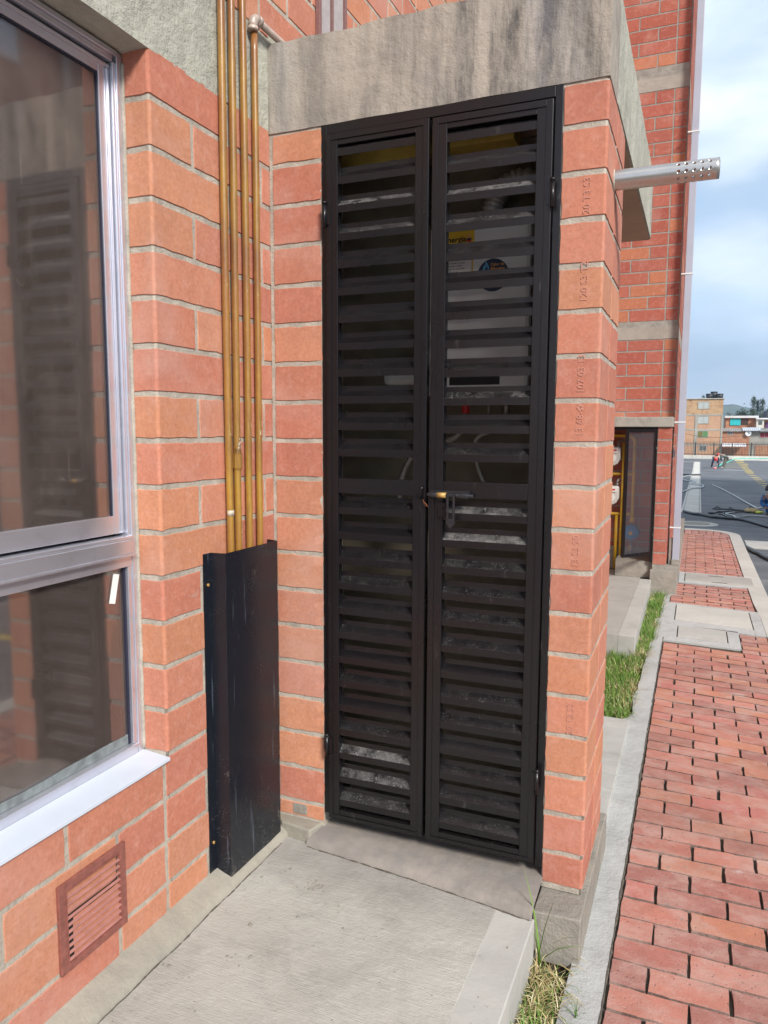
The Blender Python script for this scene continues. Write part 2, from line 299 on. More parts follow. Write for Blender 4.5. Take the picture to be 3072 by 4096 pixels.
# ------------------------------------------------------------------ mesh helpers
class MB:
    def __init__(s): s.v = []; s.f = []; s.c = []; s.mi = []; s.sm = []
    def _f(s, idx, col, mi, sm=False): s.f.append(idx); s.c.append(col); s.mi.append(mi); s.sm.append(sm)
    def quad(s, a, b, c, d, col=0, mi=0):
        n = len(s.v); s.v += [tuple(a), tuple(b), tuple(c), tuple(d)]; s._f((n, n+1, n+2, n+3), col, mi); return s
    def tri(s, a, b, c, col=0, mi=0):
        n = len(s.v); s.v += [tuple(a), tuple(b), tuple(c)]; s._f((n, n+1, n+2), col, mi); return s
    def box(s, x0, x1, y0, y1, z0, z1, col=0, mi=0, rot=None, org=None):
        p = [(x, y, z) for z in (z0, z1) for x, y in ((x0, y0), (x1, y0), (x1, y1), (x0, y1))]
        if rot is not None:
            o = Vector(org or ((x0+x1)/2, (y0+y1)/2, (z0+z1)/2)); p = [tuple(o + rot @ (Vector(q) - o)) for q in p]
        n = len(s.v); s.v += p
        for q in ((3, 2, 1, 0), (4, 5, 6, 7), (0, 1, 5, 4), (1, 2, 6, 5), (2, 3, 7, 6), (3, 0, 4, 7)):
            s._f(tuple(n+i for i in q), col, mi)
        return s
    def prism(s, poly, axis, a, b, col=0, mi=0):
        """poly: 2-D outline, extruded along axis from a to b"""
        def P(u, w, t): return {'x': (t, u, w), 'y': (u, t, w), 'z': (u, w, t)}[axis]
        n = len(s.v); k = len(poly)
        s.v += [P(u, w, a) for u, w in poly] + [P(u, w, b) for u, w in poly]
        s._f(tuple(range(n+k-1, n-1, -1)), col, mi); s._f(tuple(range(n+k, n+2*k)), col, mi)
        for i in range(k):
            j = (i+1) % k; s._f((n+i, n+j, n+k+j, n+k+i), col, mi)
        return s
    def tube(s, pts, r, n=12, col=0, mi=0, caps=True, sm=True):
        pts = [Vector(p) for p in pts]; rs = r if isinstance(r, (list, tuple)) else [r]*len(pts)
        base = len(s.v); up = None
        for i, p in enumerate(pts):
            t = (pts[min(i+1, len(pts)-1)] - pts[max(i-1, 0)]).normalized()
            if up is None:
                a = Vector((0, 0, 1)) if abs(t.z) < .9 else Vector((0, 1, 0)); u = t.cross(a).normalized()
            else:
                u = (up - t*up.dot(t)).normalized()
            up = u; w = t.cross(u)
            for k in range(n):
                q = 2*math.pi*k/n; s.v.append(tuple(p + (u*math.cos(q) + w*math.sin(q))*rs[i]))
        for i in range(len(pts)-1):
            for k in range(n):
                k2 = (k+1) % n; a = base+i*n
                s._f((a+k, a+k2, a+n+k2, a+n+k), col, mi, sm)
        if caps:
            s._f(tuple(base+k for k in range(n-1, -1, -1)), col, mi); e = base+(len(pts)-1)*n; s._f(tuple(e+k for k in range(n)), col, mi)
        return s
    def cyl(s, a, b, r, n=16, **k): return s.tube([a, b], r, n, **k)
    def build(s, name, mats, parent=None, bevel=0, merge=False):
        me = bpy.data.meshes.new(name)
        off = wloc(parent) if parent else Vector((0, 0, 0))
        me.from_pydata([tuple(Vector(q) - off) for q in s.v], [], s.f)
        for m in (mats if isinstance(mats, (list, tuple)) else [mats]): me.materials.append(m)
        me.polygons.foreach_set('material_index', s.mi); me.polygons.foreach_set('use_smooth', s.sm)
        if any(c != 0 for c in s.c):
            at = me.color_attributes.new('tint', 'FLOAT_COLOR', 'CORNER'); buf = []
            for poly, c in zip(s.f, s.c):
                cc = tuple(c)[:3] + (1,) if isinstance(c, (tuple, list)) else (c, c, c, 1)
                buf += cc*len(poly)
            at.data.foreach_set('color', buf)
        if merge:
            bm = bmesh.new(); bm.from_mesh(me); bmesh.ops.remove_doubles(bm, verts=bm.verts, dist=1e-5); bm.to_mesh(me); bm.free()
        me.update()
        o = bpy.data.objects.new(name, me); COL.objects.link(o)
        if parent: o.parent = parent
        if bevel:
            b = o.modifiers.new('bevel', 'BEVEL'); b.width = bevel; b.segments = 2; b.limit_method = 'ANGLE'; b.angle_limit = R_(40)
        return o
def wloc(o):
    v = Vector((0, 0, 0))
    while o: v += o.location; o = o.parent
    return v
def thing(name, label, cat, loc=(0, 0, 0), group=None):
    o = bpy.data.objects.new(name, None); COL.objects.link(o); o.location = loc; o.empty_display_size = .1
    o['label'] = label; o['category'] = cat
    if group: o['group'] = group
    return o
def tag(o, label, cat, group=None):
    o['label'] = label; o['category'] = cat
    if group: o['group'] = group
    return o
def struct(o, label=None, kind='structure'):
    o['kind'] = kind
    if label: o['label'] = label
    return o
def copy_thing(root, label, loc):
    r = root.copy(); COL.objects.link(r); r.location = loc; r['label'] = label
    for ch in list(root.children):
        c = ch.copy(); COL.objects.link(c); c.parent = r
        for g in list(ch.children):
            d = g.copy(); COL.objects.link(d); d.parent = c
    return r
def text(body, size, mat, parent, origin, xdir, ydir, name='lettering', ext=.0006, align='LEFT', bold=0):
    c = bpy.data.curves.new(name, 'FONT'); c.body = body; c.size = size; c.extrude = ext; c.align_x = align; c.align_y = 'CENTER'; c.offset = bold
    c.resolution_u = 3
    t = bpy.data.objects.new(name, c); COL.objects.link(t); dg = bpy.context.evaluated_depsgraph_get()
    me = bpy.data.meshes.new_from_object(t.evaluated_get(dg)); bpy.data.objects.remove(t)
    X = Vector(xdir).normalized(); Y = Vector(ydir).normalized(); Z = X.cross(Y); off = wloc(parent)
    mm = Matrix((X, Y, Z)).transposed().to_4x4(); mm.translation = Vector(origin) - off
    me.transform(mm); me.materials.clear(); me.materials.append(mat)
    o = bpy.data.objects.new(name, me); COL.objects.link(o); o.parent = parent; return o

BR = [(0.545, 0.209, 0.133), (0.598, 0.26, 0.161), (0.52, 0.179, 0.119), (0.636, 0.305, 0.167), (0.559, 0.23, 0.154), (0.501, 0.179, 0.126), (0.591, 0.275, 0.161), (0.624, 0.283, 0.147)]
def btint(pal=None):
    c = random.choice(pal or BR); k = random.uniform(.93, 1.08); m_ = [sum(q[i] for q in (pal or BR))/len(pal or BR) for i in range(3)]
    w_ = .60 if pal is None else 1
    return tuple((x*w_+m*(1-w_))*k for x, m in zip(c, m_))
def brick(mb, P, s0, s1, z0, z1, d=.003, step=.03, col=None, mi=0, jit=.0022, inset=.0022, ss=(), ring=None):
    def spl(a, b):
        n = max(1, round((b-a-2*inset)/step)); return [a, a+inset] + [a+inset+(b-a-2*inset)*i/n for i in range(1, n)] + [b-inset, b]
    S = sorted(set([q_ for q_ in spl(s0, s1) if not any(abs(q_-e_) < .004 and q_ not in (s0, s1) for e_ in ss)] + [e_ for e_ in ss if s0+.003 < e_ < s1-.003])); Z = spl(z0, z1); base = len(mb.v); r = random.random()*99
    for i, z in enumerate(Z):
        for j, s in enumerate(S):
            e = i in (0, len(Z)-1) or j in (0, len(S)-1)
            w = jit if (i < 2 or i > len(Z)-3 or j < 2 or j > len(S)-3) else 0
            ds = w*(mn.noise(Vector((s*45+r, z*45, 1)))*1.7); dz = w*(mn.noise(Vector((s*45, z*45+r, 7)))*1.7)
            mb.v.append(P(s+ds, z+dz, -.0015 if e else d + .0006*mn.noise(Vector((s*14+r, z*14, 3)))))
    nc = len(S); col = col or btint()
    for i in range(len(Z)-1):
        for j in range(nc-1):
            a = base+i*nc+j; mb._f((a, a+1, a+nc+1, a+nc), ring if ring and (i in (0, len(Z)-2) or j in (0, nc-2)) else col, mi, False)
def brick_rows(mb, P, joints, segs, jw=.014, **k):
    """joints: joint heights from the top down; segs(r) gives [(s0, s1)] of row r"""
    for r in range(len(joints)-1):
        zt, zb = joints[r]-jw/2, joints[r+1]+jw/2
        if zt-zb < .012: continue
        for a, b in segs(r): brick(mb, P, a+jw/2, b-jw/2, zb, zt, **k)
def courses(lo, hi, offs, L=.36):
    """running bond between lo and hi with a joint at offs"""
    k = math.ceil((lo-offs)/L - 1e-6); cuts = [lo]
    while offs+k*L < hi-.02:
        if offs+k*L > lo+.02: cuts.append(offs+k*L)
        k += 1
    cuts.append(hi); return list(zip(cuts[:-1], cuts[1:]))
def rough_slab(mb, x0, x1, y0, y1, z0, z1, n=24, amp=.006, col=0, mi=0, seed=1):
    """box whose top edges wander a little (hand-finished concrete); subdivided along its longest side"""
    ax = 0 if (x1-x0) > (y1-y0) else 1
    base = len(mb.v)
    for i in range(n+1):
        t = i/n
        for (a, b) in ((0, 0), (1, 0), (1, 1), (0, 1)):
            if ax == 0: x = x0+(x1-x0)*t; y = y1 if a else y0
            else: x = x1 if a else x0; y = y0+(y1-y0)*t
            z = z1 if b else z0
            j = amp*mn.noise(Vector((x*9+seed, y*9, z*5)))*2 if b else amp*.3*mn.noise(Vector((x*9+seed, y*9, z*5)))
            mb.v.append((x, y, z+j))
    for i in range(n):
        a = base+i*4
        for k in range(4):
            k2 = (k+1) % 4; q = (a+k, a+k2, a+4+k2, a+4+k); mb._f(q if ax == 0 else q[::-1], col, mi)
    mb._f((base+3, base+2, base+1, base) if ax == 0 else (base, base+1, base+2, base+3), col, mi); e = base+n*4
    mb._f((e, e+1, e+2, e+3) if ax == 0 else (e+3, e+2, e+1, e), col, mi)
    return mb

# ================================================================== THE APARTMENT BUILDING WITH THE WINDOW WALL (x = 0)
bld = thing('apartment_building', 'red brick apartment building with a concrete beam over the aluminium window at the left', 'building', (0, -.6, .055))
JL = [2.368 - .1283*k for k in range(19)]
WY0, WY1 = -2.05, -.595          # window opening along y
WZ0, WZ1 = .560, 2.485
XF = -.085                       # plane of the window frame
RC = .0065
def P_left(s, z, d):
    """face x = 0 for y > WY1, rounding the arris and running back into the window reveal"""
    if s >= WY1 + RC: return (d, s, z)
    if s >= WY1 - RC*.57:
        q = (s - (WY1 - RC*.57))/(RC*1.57)*math.pi/2     # 0 at reveal, pi/2 on the face
        rr = RC + d; return (-RC + rr*math.sin(q), WY1 + RC - rr*math.cos(q), z)
    return (-RC + (s - (WY1 - RC*.57)), WY1 - d, z)
w = MB()
# mortar bodies
w.box(-.105, 0, WY1+RC, 5.9, -.2, 2.49, mi=1); w.box(-.105, -RC, WY1, WY1+RC, -.2, 2.49, mi=1); w.cyl((-RC, WY1+RC, .5), (-RC, WY1+RC, 2.49), RC-.0005, 16, mi=1)
w.box(-.105, 0, -4.2, WY1-.002, -.2, WZ0-.012, mi=1)
w.box(-.105, 0, -4.2, WY0, WZ0-.012, 2.49, mi=1)
def segL(r):
    if r % 2: cu = [(WY1-.088, -.417), (-.417, -.053), (-.053, .02)]
    else: cu = [(WY1-.088, -.235), (-.235, .02)]
    return cu
top = [2.500] + JL[:15]
def seg_left(r):
    return segL(r)
SSL = [WY1-RC*.57+RC*1.57*i/10 for i in range(11)]
brick_rows(w, P_left, top, seg_left, col=None, ss=SSL)
# bricks under the sill and to the left of the window
def P0(s, z, d): return (d, s, z)
low = [WZ0+.006] + JL[15:]
low_l = JL[14:15] + JL[15:]
brick_rows(w, P0, [JL[14]] + JL[15:], lambda r: ([(-.613, -.417), (-.417, -.053)] if r % 2 else [(-.613, -.235)]) if True else [])
def seg_low(r): return courses(-4.2, -.613, (-.975 if r % 2 == 0 else -.807))
brick_rows(w, P0, [WZ0+.004] + JL[15:], seg_low)
brick_rows(w, P0, [2.500] + JL[:15], lambda r: courses(-4.2, WY0, (-2.4 if r % 2 else -2.22)), step=.08)
w.build('brick_wall', [M['brick'], M['mortar']], bld)
# wall above the beam and beyond the closet
w = MB(); w.box(-.105, -.0, -4.2, 5.9, 2.79, 7.6, mi=1)
JU = [2.905 + .1283*k for k in range(-1, 38)][::-1]
brick_rows(w, P0, JU, lambda r: courses(-4.2, 5.9, .131 if (len(JU)-2-r) % 2 else -.05, .36), step=.09)
w.build('upper_wall', [M['brick'], M['mortar']], bld)
w = MB(); rough_slab(w, -.11, .003, -4.2, .0, 2.487, 2.778, n=120, amp=.006); rough_slab(w, -.11, .003, .001, 5.9, 2.487, 2.79, n=60, amp=.004)
w.build('concrete_beam', M['beam'], bld)
# closet back / courtyard side of the x = 0 wall below the beam is plain brick
w = MB(); brick_rows(w, P0, [2.48] + JL, lambda r: courses(1.9, 5.9, .1 if r % 2 else .28), step=.12); w.build('courtyard_brickwork', M['brick'], bld)
# room behind the window
w = MB()
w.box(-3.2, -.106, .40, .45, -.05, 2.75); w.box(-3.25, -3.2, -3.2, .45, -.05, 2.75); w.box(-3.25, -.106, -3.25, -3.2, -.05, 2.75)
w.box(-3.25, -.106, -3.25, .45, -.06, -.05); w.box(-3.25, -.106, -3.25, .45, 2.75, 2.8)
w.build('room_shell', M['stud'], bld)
# roof slab of the block
MB().box(-6.4, -.0, -4.2, 5.9, 7.6, 7.8).build('roof', M['band'], bld)
w = MB(); w.box(-6.4, -6.3, -4.2, 5.9, -.2, 7.6); w.box(-6.3, -.106, -4.2, -4.1, -.2, 7.6); w.box(-6.3, -.106, 5.8, 5.9, -.2, 7.6); w.build('rear_walls', M['mortar'], bld)

# ---- window
fr = MB(); xo = XF
def bar_y(mb, y0, y1, z0, z1, xa, xb, **k): mb.box(xa, xb, y0, y1, z0, z1, **k)
def rail(mb, z0, z1, ya, yb, prof):
    for (a, b, xa, xb) in prof: mb.box(xa, xb, ya, yb, z0+(z1-z0)*a, z0+(z1-z0)*b)
YR, YL = -.5975, WY0+.004
# outer frame: jamb right, jamb left, head, transom, foot
for (ya, yb) in ((YR-.020, YR), (YL, YL+.020)):
    fr.box(xo-.05, xo+.002, ya, yb, WZ0, WZ1-.002)
fr.box(xo-.05, xo-.003, YR-.0305, YR-.0205, 1.205, WZ1-.03)       # track lips
fr.box(xo-.05, xo+.006, YL+.0205, YR-.0205, WZ1-.016, WZ1-.003); fr.box(xo-.045, xo-.002, YL+.0205, YR-.031, WZ1-.030, WZ1-.0165)
fr.box(xo-.05, xo+.012, YL+.0205, YR-.0205, 1.158, 1.196); fr.box(xo-.05, xo+.006, YL+.0205, YR-.0205, 1.1965, 1.206); fr.box(xo-.05, xo+.016, YL+.0205, YR-.0205, 1.150, 1.1575)
fr.box(xo-.05, xo+.000, YL+.0205, YR-.0205, 1.120, 1.1495)
fr.box(xo-.05, xo+.000, YL+.0205, YR-.0205, WZ0, .596); fr.box(xo-.045, xo+.006, YL+.0205, YR-.0205, .5965, .604)
fr.box(xo-.05, xo-.002, YR-.036, YR-.0205, .6045, 1.1195)
ym = (YL+YR)/2
fr.box(xo-.05, xo-.002, ym-.02, ym+.02, .6045, 1.1195)
wf = fr.build('window', M['alu'], bld, bevel=.0015)
# sliding sash of the upper light
sa = MB(); za, zb = 1.214, WZ1-.036; ys1, ys0 = YR-.032, ym-.02; xs = xo-.018
sa.box(xs-.02, xs, ys1-.034, ys1, za, zb); sa.box(xs-.02, xs, ys0, ys0+.034, za, zb)
sa.box(xs-.02, xs, ys0+.0345, ys1-.0345, zb-.030, zb); sa.box(xs-.02, xs, ys0+.0345, ys1-.0345, za, za+.050)
sa.box(xs+.0005, xs+.006, ys0+.0345, ys1-.002, zb-.010, zb-.002); sa.box(xs+.0005, xs+.005, ys1-.010, ys1-.003, za+.004, zb-.012)
sa.build('sash', M['alu'], wf, bevel=.0012)
sb = MB(); xb = xo-.042; y2a, y2b = YL+.024, ym+.016
sb.box(xb-.012, xb, y2b-.034, y2b, za, zb); sb.box(xb-.012, xb, y2a, y2a+.034, za, zb); sb.box(xb-.012, xb, y2a+.0345, y2b-.0345, zb-.03, zb); sb.box(xb-.012, xb, y2a+.0345, y2b-.0345, za, za+.05)
sb.build('sash', M['alu'], wf, bevel=.0012)
g = MB(); g.box(xs-.012, xs-.008, ys0+.0348, ys1-.0348, za+.0503, zb-.0303); g.build('pane', M['glass'], wf)
g = MB(); g.box(xb-.008, xb-.004, y2a+.0348, y2b-.0348, za+.0503, zb-.0303); g.build('pane', M['glass'], wf)
g = MB(); g.box(xo-.022, xo-.018, YR-.5*(YR-ym), YR-.0365, .6045, 1.1195) if False else g.box(xo-.022, xo-.018, ym+.0205, YR-.0365, .6045, 1.1195); g.build('pane', M['glass'], wf)
g = MB(); g.box(xo-.022, xo-.018, YL+.021, ym-.0205, .6045, 1.1195); g.build('pane', M['glass'], wf)
k = MB(); k.box(xs-.0075, xs-.004, ys1-.039, ys1-.0348, za+.0505, zb-.0305); k.box(xs-.0075, xs-.004, ys0+.035, ys1-.0395, zb-.035, zb-.0305)
k.box(xo-.0175, xo-.012, YR-.044, YR-.0365, .605, 1.1190); k.build('gasket', M['rubber'], wf)
# grey silicone smear along the foot of the lower pane
k = MB(); n = 40; ya, yb = ym+.03, YR-.0445; base = len(k.v)
for i in range(n+1):
    y = ya+(yb-ya)*i/n; h = .016+.010*abs(mn.noise(Vector((y*5, 0, 3))))+.012*(i/n); k.v += [(xo-.0172, y, .605), (xo-.0172, y, .605+h), (xo-.0150, y, .605), (xo-.0155, y, .605+h*.98)]
for i in range(n):
    a = base+i*4; k._f((a+2, a+6, a+7, a+3), 0, 0); k._f((a+3, a+7, a+5, a+1), 0, 0)
k.build('sealant', simple('sealant', (.17, .19, .19), .55, 0, 40, .3, .2), wf)
st = MB(); rot = Matrix.Rotation(R_(-14), 3, 'X'); st.box(xo-.0172, xo-.0160, -.685, -.663, 1.022, 1.104, rot=rot)
stk = st.build('paper_sticker', M['paper'], wf)
st = MB(); rr_ = rot
for i in range(9): st.box(xo-.0158, xo-.0155, -.6835, -.6645, 1.032+i*.0065, 1.0335+i*.0065, rot=rr_, org=(0, -.674, 1.063))
st.box(xo-.0158, xo-.0155, -.684, -.664, 1.0235, 1.0305, rot=rr_, org=(0, -.674, 1.063)); st.build('sticker_print', simple('grey_print', (.35, .35, .35), .6, bump=0), bld) if False else None
# sill
sl = MB(); sl.prism([(xo+.001, .5745), (.0105, .5655), (.0105, .5560), (.0085, .5560), (.0085, .5640), (xo+.001, .5725)], 'y', WY0+.005, YR+.0005)
sl.build('window_sill', M['sill'], bld, bevel=.0006)
mo = MB(); mo.box(xo-.02, -.001, WY0, WY1-.0005, WZ0-.011, .5635); mo.build('sill_bed', M['mortar'], bld)
# mortar bead between frame and reveal
mo = MB(); pts = [(xo+.004+.002*mn.noise(Vector((0, z*20, 0))), -.5985, z) for z in [WZ0+.02+i*.02 for i in range(95)]]; mo.tube(pts, .0055, 8); mo.build('mortar_bead', M['mortar'], bld)

lh = thing('lamp_holder', 'round white lamp holder seen through the upper window pane', 'lamp holder', (-1.554, .4, 2.219))
q = MB(); q.cyl((-1.554, .399, 2.219), (-1.554, .385, 2.219), .058, 32); q.tube([(-1.554, .3845, 2.219), (-1.554, .365, 2.219)], [.05, .034], 32); q.build('base', M['whiteplastic'], lh)
q = MB(); q.tube([(-1.554, .3645, 2.219), (-1.554, .345, 2.219)], [.026, .022], 24); q.build('socket', M['steel'], lh)
so = thing('wall_socket', 'white wall socket plate seen through the lower window pane', 'wall socket', (-1.56, .4, .31))
q = MB(); q.box(-1.62, -1.50, .388, .3995, .27, .35); q.build('plate', M['whiteplastic'], so, bevel=.006)
q = MB()
for x in (-1.593, -1.580, -1.543, -1.530): MB().box(x-.0015, x+.0015, .3865, .3875, .305, .32).build('slot', M['ink'], so)

# upper louvred vent on the x = 0 wall
ug = thing('mesh_vent', 'brown framed mesh vent high on the brick wall above the closet lintel', 'vent', (0, .45, 2.85))
q = MB()
y0, y1, z0, z1 = .333, .567, 2.86, 3.34
for (a, b, c, d) in ((y0, y0+.018, z0, z1), (y1-.018, y1, z0, z1), (y0+.0185, y1-.0185, z0, z0+.018), (y0+.0185, y1-.0185, z1-.018, z1)): q.box(.0045, .022, a, b, c, d)
q.box(.0045, .018, (y0+y1)/2-.008, (y0+y1)/2+.008, z0+.0185, z1-.0185); q.build('frame', M['grille2'], ug, bevel=.001)
q = MB()
for i in range(60):
    z = z0+.02+i*.0074
    q.box(.006, .010, y0+.0185, (y0+y1)/2-.0085, z, z+.0028); q.box(.006, .010, (y0+y1)/2+.0085, y1-.0185, z, z+.0028)
for i in range(27):
    y = y0+.019+i*.0074
    if abs(y-(y0+y1)/2) > .010: q.box(.0105, .013, y, y+.0024, z0+.0185, z1-.0185)
q.build('mesh', simple('mesh_grey', (.42, .38, .38), .5), ug)
MB().box(.0042, .0050, y0+.019, y1-.019, z0+.019, z1-.019).build('backing', M['dark'], ug)

# lower ventilation grille
vg = thing('vent_grille', 'brown louvred ventilation grille low on the brick wall under the window sill', 'vent', (0, -.9, .19))
y0, y1, z0, z1 = -1.016, -.790, .186, .415; iy0, iy1, iz0, iz1 = -.992, -.812, .207, .392
q = MB()
for (a, b, c, d) in ((y0, iy0, z0, z1), (iy1, y1, z0, z1), (iy0+.0003, iy1-.0003, z0, iz0), (iy0+.0003, iy1-.0003, iz1, z1)): q.box(.0035, .0125, a, b, c, d)
for (a, b, c, d) in ((iy0-.003, iy0-.0002, iz0-.003, iz1+.003), (iy1+.0002, iy1+.003, iz0-.003, iz1+.003), (iy0, iy1, iz0-.003, iz0-.0003), (iy0, iy1, iz1+.0003, iz1+.003)): q.box(.0128, .0150, a, b, c, d)
q.build('frame', M['grille'], vg, bevel=.0012)
q = MB(); n = 10
for i in range(n):
    z = iz0+.004+(iz1-iz0-.006)*i/n
    q.prism([(.0125, z), (.0140, z+.0016), (.0080, z+.0056), (.0065, z+.0040)], 'y', iy0+.0004, iy1-.0004)
for a, b in ((0, 1),):
    pass
q.build('louvres', simple('dusty_brown_paint', (.36, .155, .13), .5, 0, 30, .18, 0), vg)
MB().box(.0012, .0018, iy0, iy1, iz0, iz1).build('backing', M['dark'], vg)

# ================================================================== UTILITY CLOSET
cl = thing('utility_closet', 'brick utility closet with stained concrete lintel and black louvred metal doors', 'closet', (.55, 0, 0))
CW = 1.095; CD = .462
w = MB()
DX0, DX1 = .1985, .9705
# mortar core
w.box(.0035, DX0-.001, 0, .1, .09, 2.482, mi=1)
w.box(DX1+.001, CW-RC, 0, RC, .06, 2.482, mi=1); w.box(DX1+.001, CW, RC, CD, .06, 2.482, mi=1)
w.cyl((CW-RC, RC, .06), (CW-RC, RC, 2.482), RC-.0005, 16, mi=1)
w.box(.0035, DX1, CD-.1, CD, .0, 2.482, mi=1)
PB_ = [(.43, .125, .080), (.47, .155, .095), (.41, .115, .075), (.49, .175, .105), (.44, .125, .082), (.46, .14, .092)]
JA = [2.372-.1296*k for k in range(18)]; JB = [2.357-.1279*k for k in range(18)]
def P_pierL(s, z, d):           # s runs along the front then turns into the door reveal
    if s <= DX0-.001: return (s, -d, z)
    return (DX0-.001+d, s-(DX0-.001), z)
brick_rows(w, P_pierL, [2.478] + JA + [.105], lambda r: [(.010, DX0+.001+.0065)], col=None)
def P_pierR(s, z, d):
    if s <= CW-RC: return (s, -d, z)
    L = RC*math.pi/2
    if s <= CW-RC+L:
        q = (s-(CW-RC))/RC; rr = RC+d; return (CW-RC+rr*math.sin(q), RC-rr*math.cos(q), z)
    return (CW+d, s-(CW-RC+L)+RC, z)
def segR(r):
    a = CW + .222; return [(DX1-.0055, a), (a, CW+CD+.003)]
brick_rows(w, P_pierR, [2.478] + JB + [.072], segR, ss=[CW-RC+RC*1.5708*i/10 for i in range(11)])
w.build('brick_wall', [M['brick'], M['mortar']], cl)
# back wall plaster and floor inside
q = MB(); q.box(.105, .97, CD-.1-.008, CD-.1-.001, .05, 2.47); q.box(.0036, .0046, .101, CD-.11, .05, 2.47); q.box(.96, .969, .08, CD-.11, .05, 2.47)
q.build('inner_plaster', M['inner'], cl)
# lintel + canopy (roof slab)
q = MB(); rough_slab(q, .0035, CW+.0035, -.0045, .20, 2.478, 2.757, n=90, amp=.006, seed=3); q.build('lintel', M['lintel'], cl)
q = MB(); rough_slab(q, .99, CW+.0025, .2005, 1.945, 2.490, 2.800, n=60, amp=.003, seed=8); q.build('side_beam', M['beam'], cl)
q = MB(); q.box(.0036, .9895, .2005, 1.944, 2.489, 2.74); q.build('canopy_slab', M['soffit'], cl)
q = MB(); nn = 60
for i in range(nn):
    for j in range(30):
        pass
q.box(.60, CW-.005, CD+.004, 1.94, 2.4835, 2.4885); q.build('soffit_render', M['soffit'], cl)
# plinth under right pier and threshold
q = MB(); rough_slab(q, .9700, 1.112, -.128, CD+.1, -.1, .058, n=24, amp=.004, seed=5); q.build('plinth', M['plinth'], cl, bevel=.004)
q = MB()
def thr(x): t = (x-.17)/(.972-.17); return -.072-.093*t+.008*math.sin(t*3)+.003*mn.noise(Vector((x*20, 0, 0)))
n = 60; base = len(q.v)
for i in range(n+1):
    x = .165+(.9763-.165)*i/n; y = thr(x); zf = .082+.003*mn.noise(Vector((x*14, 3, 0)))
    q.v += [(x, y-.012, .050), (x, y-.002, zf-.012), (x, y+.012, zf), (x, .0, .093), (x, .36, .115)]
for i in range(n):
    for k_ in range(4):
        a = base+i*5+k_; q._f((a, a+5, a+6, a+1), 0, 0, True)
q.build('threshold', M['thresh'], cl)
q = MB(); q.prism([(.050, -.048), (.172, -.066), (.190, .0), (.190, .02), (.004, .02), (.004, -.01)], 'z', .05, .104); q.build('pier_base', M['cove'], cl, bevel=.006)
q = MB(); q.box(.072, .128, -.0052, .001, .120, .158); q.build('mortar_patch', M['plinth'], cl, bevel=.002)

# imprinted numbers on the right pier bricks
IM = [(2.16, '20 T3 S3 ✿'), (1.915, '120 S3 T2'), (1.655, '107 03 13'), (1.53, '13 68-✿'), (1.14, '13 S3 20'), (.62, '20 T2 S3')]
imp = simple('imprint', (.50, .22, .16), .8, bump=0)
for z, tx in IM:
    text(tx.replace(' ✿', ''), .028, imp, cl, (1.046, -.0042, z-.045), (0, 0, 1), (-1, 0, 0), 'imprint', .00045)

# ---- metal door frame and leaves
B = M['black']
q = MB()
fx0, fx1, fz0, fz1 = .2035, .9715, .135, 2.476; yf0 = -.006
q.box(fx0, fx0+.018, yf0, .045, fz0+.015, fz1); q.box(fx1-.022, fx1, yf0, .045, fz0-.010, fz1); q.box(fx0+.0183, fx1-.0223, yf0, .045, fz1-.030, fz1)
q.box(fx0+.0183, fx0+.030, .012, .045, fz0+.02, fz1-.031); q.box(fx1-.034, fx1-.0223, .012, .045, fz0+.02, fz1-.031)
q.build('door_frame', B, cl, bevel=.0012)
def leaf(x0, x1, wl_, wr_, z0, z1, slats_u, slats_l, name, dust, yb=-.022):
    q = MB(); yf = yb; yk = yb+.030
    zr0, zr1 = 1.292, 1.342      # middle rail
    q.box(x0, x0+wl_, yf, yk, z0, z1); q.box(x1-wr_, x1, yf, yk, z0, z1)
    for (a, b) in ((z0, z0+.032), (zr0, zr1), (z1-.036, z1)): q.box(x0+wl_+.0002, x1-wr_-.0002, yf+.0012, yk, a, b)
    # raised outer strip of the rolled section on each stile, and the mouldings of the rails
    o = q.build(name, B, cl, bevel=.0014)
    s = MB()
    s.box(x0+.001, x0+wl_*.42, yf-.0030, yf-.0002, z0+.001, z1-.001); s.box(x1-wr_*.42, x1-.001, yf-.0030, yf-.0002, z0+.001, z1-.001)
    s.box(x0+wl_*.42+.0003, x1-wr_*.42-.0003, yf-.0030, yf-.0002, z1-.020, z1-.001); s.box(x0+wl_*.42+.0003, x1-wr_*.42-.0003, yf-.0030, yf-.0002, z0+.001, z0+.014)
    s.build('edge_strip', B, o, bevel=.0006)
    for i, (zc, dd) in enumerate(slats_u + slats_l):
        s = MB(); h = .0115; zc2 = zc + random.uniform(-.0008, .0008)
        yy = yf+.0035
        prof = [(yy, zc2-h), (yy, zc2+h), (yy+.026, zc2+h+.020), (yy+.026, zc2+h+.036), (yy+.0274, zc2+h+.036), (yy+.0274, zc2+h+.0190), (yy+.0014, zc2+h-.0012), (yy+.0014, zc2-h)]
        s.prism(prof, 'x', x0+wl_-.004, x1-wr_+.004, col=dd if dd > .035 else random.uniform(.02, .11))
        s.build('slat', B, o, bevel=.0009)
    return o
SU = [1.4155+.0869*k for k in range(12)]; SLw = [.200+.0858*k for k in range(13)]
du_r = {0: .12, 1: .05, 2: .3, 7: .12, 8: .35, 9: .95, 10: .2}
du_l = {8: .35, 9: .8}
dl_r = {12: .75, 11: .9, 10: .15, 1: .08, 0: .12, 2: .08}; dl_l = {2: .95, 1: .75, 0: .25}
RL = leaf(.5865, .9475, .046, .046, .145, 2.436, [(z, du_r.get(i, .03)) for i, z in enumerate(SU)], [(z+.002, dl_r.get(i, .03)) for i, z in enumerate(SLw)], 'door_leaf', 1)
